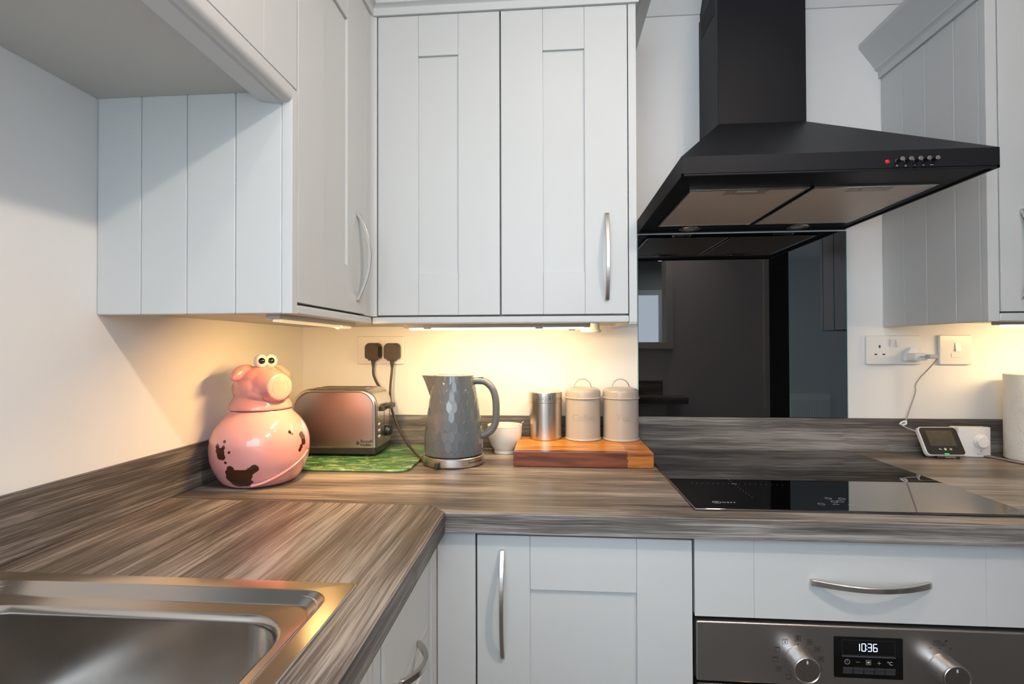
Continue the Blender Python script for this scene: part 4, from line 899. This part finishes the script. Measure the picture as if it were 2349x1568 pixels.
# ------------------------------------------------------------------ cream bowl + spoon
BX, BY = .6500, -.0800
bm = NB(); pr = [(0, .004), (.026, .004), (.027, .0), (.031, .0), (.0315, .005)]
for k in range(27):
    s = k / 26; r = .0300 + .0202 * (1 - (1 - s) ** 2.7); z = .008 + .067 * s; pr.append((r + (.0006 if k % 2 else 0), z))
pr += [(.0508, .0780), (.0510, .0795), (.0500, .0805), (.0488, .0795), (.0465, .074), (.0460, .05), (.040, .022), (.025, .011), (0, .010)]
lathe(bm, pr, (BX, BY, TZ + .0003), 64); tag(ob('bowl', bm, M_['cer'], smooth=60, origin=(BX, BY, TZ + .0003)), 'small cream ribbed ceramic bowl behind the kettle handle', 'bowl')
sp_ = empty('teaspoon', 'small metal teaspoon leaning in the cream bowl', 'spoon', (BX + .02, BY + .01, TZ + .03))
bm = NB(); tube(bm, [(.632, -.088, .9290), (.655, -.080, .9500), (.680, -.070, .9760), (.6950, -.064, .9890), (.7040, -.060, .9975)], .002, 10, 6, flat=(.0012, .0030, (0, 0, 1))); ob('handle', bm, M_['chrome'], sp_)
bm = NB(); ell(bm, (.626, -.089, .9265), (.010, .008, .0035)); ob('spoon_bowl', bm, M_['chrome'], sp_)

# ------------------------------------------------------------------ wooden board and canisters
wb = empty('wooden_board', 'thick orange-brown wooden chopping board under the canisters', 'chopping board', (.865, -.15, TZ + .0003))
bz0, bz1 = TZ + .0006, .9490
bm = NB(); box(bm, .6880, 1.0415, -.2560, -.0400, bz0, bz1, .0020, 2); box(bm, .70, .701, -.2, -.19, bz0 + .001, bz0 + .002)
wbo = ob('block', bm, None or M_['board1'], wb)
# staves: darker front stave with a stepped end, honey top staves, end-grain right piece
m, nt, b = nodes('hardwood_staves'); N = nt.nodes.new; L = nt.links.new
b.inputs['Roughness'].default_value = .33
tc = N('ShaderNodeTexCoord'); sx = N('ShaderNodeSeparateXYZ'); L(tc.outputs['Object'], sx.inputs[0])
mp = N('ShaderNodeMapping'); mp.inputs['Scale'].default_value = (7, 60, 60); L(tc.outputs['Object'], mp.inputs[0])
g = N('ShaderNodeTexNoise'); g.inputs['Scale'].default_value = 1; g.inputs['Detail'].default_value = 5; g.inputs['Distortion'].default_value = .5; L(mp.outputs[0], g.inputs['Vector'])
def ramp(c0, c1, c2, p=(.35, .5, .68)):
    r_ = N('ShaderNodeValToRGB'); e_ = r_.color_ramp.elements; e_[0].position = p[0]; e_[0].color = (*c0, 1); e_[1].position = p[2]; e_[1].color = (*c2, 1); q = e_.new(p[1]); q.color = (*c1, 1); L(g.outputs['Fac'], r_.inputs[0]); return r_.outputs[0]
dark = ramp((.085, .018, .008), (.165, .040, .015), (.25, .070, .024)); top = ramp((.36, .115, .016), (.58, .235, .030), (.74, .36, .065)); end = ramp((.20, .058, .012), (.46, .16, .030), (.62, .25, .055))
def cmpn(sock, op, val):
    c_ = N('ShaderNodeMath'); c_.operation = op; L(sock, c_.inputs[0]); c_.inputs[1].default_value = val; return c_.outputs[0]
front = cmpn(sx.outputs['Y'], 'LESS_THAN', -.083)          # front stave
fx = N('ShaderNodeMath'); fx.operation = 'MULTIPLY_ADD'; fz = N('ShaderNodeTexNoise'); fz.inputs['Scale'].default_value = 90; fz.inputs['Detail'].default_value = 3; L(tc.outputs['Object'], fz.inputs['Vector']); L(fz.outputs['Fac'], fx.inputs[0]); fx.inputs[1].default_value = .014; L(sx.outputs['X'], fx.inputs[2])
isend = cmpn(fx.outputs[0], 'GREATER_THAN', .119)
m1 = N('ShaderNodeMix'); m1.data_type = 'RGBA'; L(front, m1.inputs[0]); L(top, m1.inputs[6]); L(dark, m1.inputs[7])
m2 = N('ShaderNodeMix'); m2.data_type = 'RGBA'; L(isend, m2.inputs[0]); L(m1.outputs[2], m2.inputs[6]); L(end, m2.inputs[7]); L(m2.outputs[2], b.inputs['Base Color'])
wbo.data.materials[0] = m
CZ = bz1 + .0003
cn = empty('canister', 'straight brushed steel canister marked sugar, leftmost on the wooden board', 'canister', (.7685, -.0605, CZ), group='storage canisters')
bm = NB(); lathe(bm, [(0, .0), (.0465, .0), (.0480, .0015), (.0480, .1065), (0, .1065)], (.7685, -.0605, CZ), 80); ob('body', bm, M_['steelv'] if 'steelv' in M_ else mat('canister_steel', (.66, .60, .53), .27, 1, bump=((3, 3, 500), .08, .0003)), cn)
bm = NB(); lathe(bm, [(.0487, .1070), (.0490, .1076), (.0490, .1345), (.0480, .1362), (.0450, .1366), (0, .1366)], (.7685, -.0605, CZ), 80); ld = ob('lid', bm, bpy.data.materials['canister_steel'], cn)
text('lettering', 'sugar', .0245, M_['print'], ld, None, ext=.0002, bend=(.0491, R(-88), (.7685, -.0605, CZ + .1235)), off=-.0006)
def tin(x, word, label, y=-.0625):
    t = empty('canister', label, 'canister', (x, y, CZ), group='storage canisters'); c_ = (x, y, CZ)
    bm = NB(); lathe(bm, [(0, .0), (.0515, .0), (.0532, .0012), (.0536, .003), (.0528, .005), (.0510, .0062), (.0505, .009), (.0505, .1180), (0, .1180)], c_, 80); bd_ = ob('body', bm, M_['tin'], t)
    bm = NB(); lathe(bm, [(.0520, .1184), (.0535, .1190), (.0538, .1205), (.0528, .1222), (.0512, .1232), (.0512, .1370), (.0490, .1430), (.0440, .1470), (.036, .1480), (0, .1482)], c_, 80); ld_ = ob('lid', bm, M_['tin'], t)
    bm = NB(); n = 18; pts = []
    for k in range(n + 1): a = PI * k / n; pts.append((x - .0245 * math.cos(a), y, CZ + .1485 + .0250 * math.sin(a)))
    pts = [(x - .0335, y, CZ + .1489), (x - .027, y, CZ + .1489)] + pts[1:-1] + [(x + .027, y, CZ + .1489), (x + .0335, y, CZ + .1489)]
    tube(bm, pts, .003, 10, 1, flat=(.0017, .0058, (0, 0, 1))); ob('handle', bm, M_['chrome'], ld_)
    text('lettering', word, .0270, M_['tinprint'], bd_, None, ext=.0002, bend=(.0507, R(-90), (x, y, CZ + .066)), off=-.0004)
tin(.8775, 'Coffee', 'taupe lidded canister marked Coffee, in the middle on the wooden board')
tin(.9865, 'Tea', 'taupe lidded canister marked Tea, beside the black splashback')
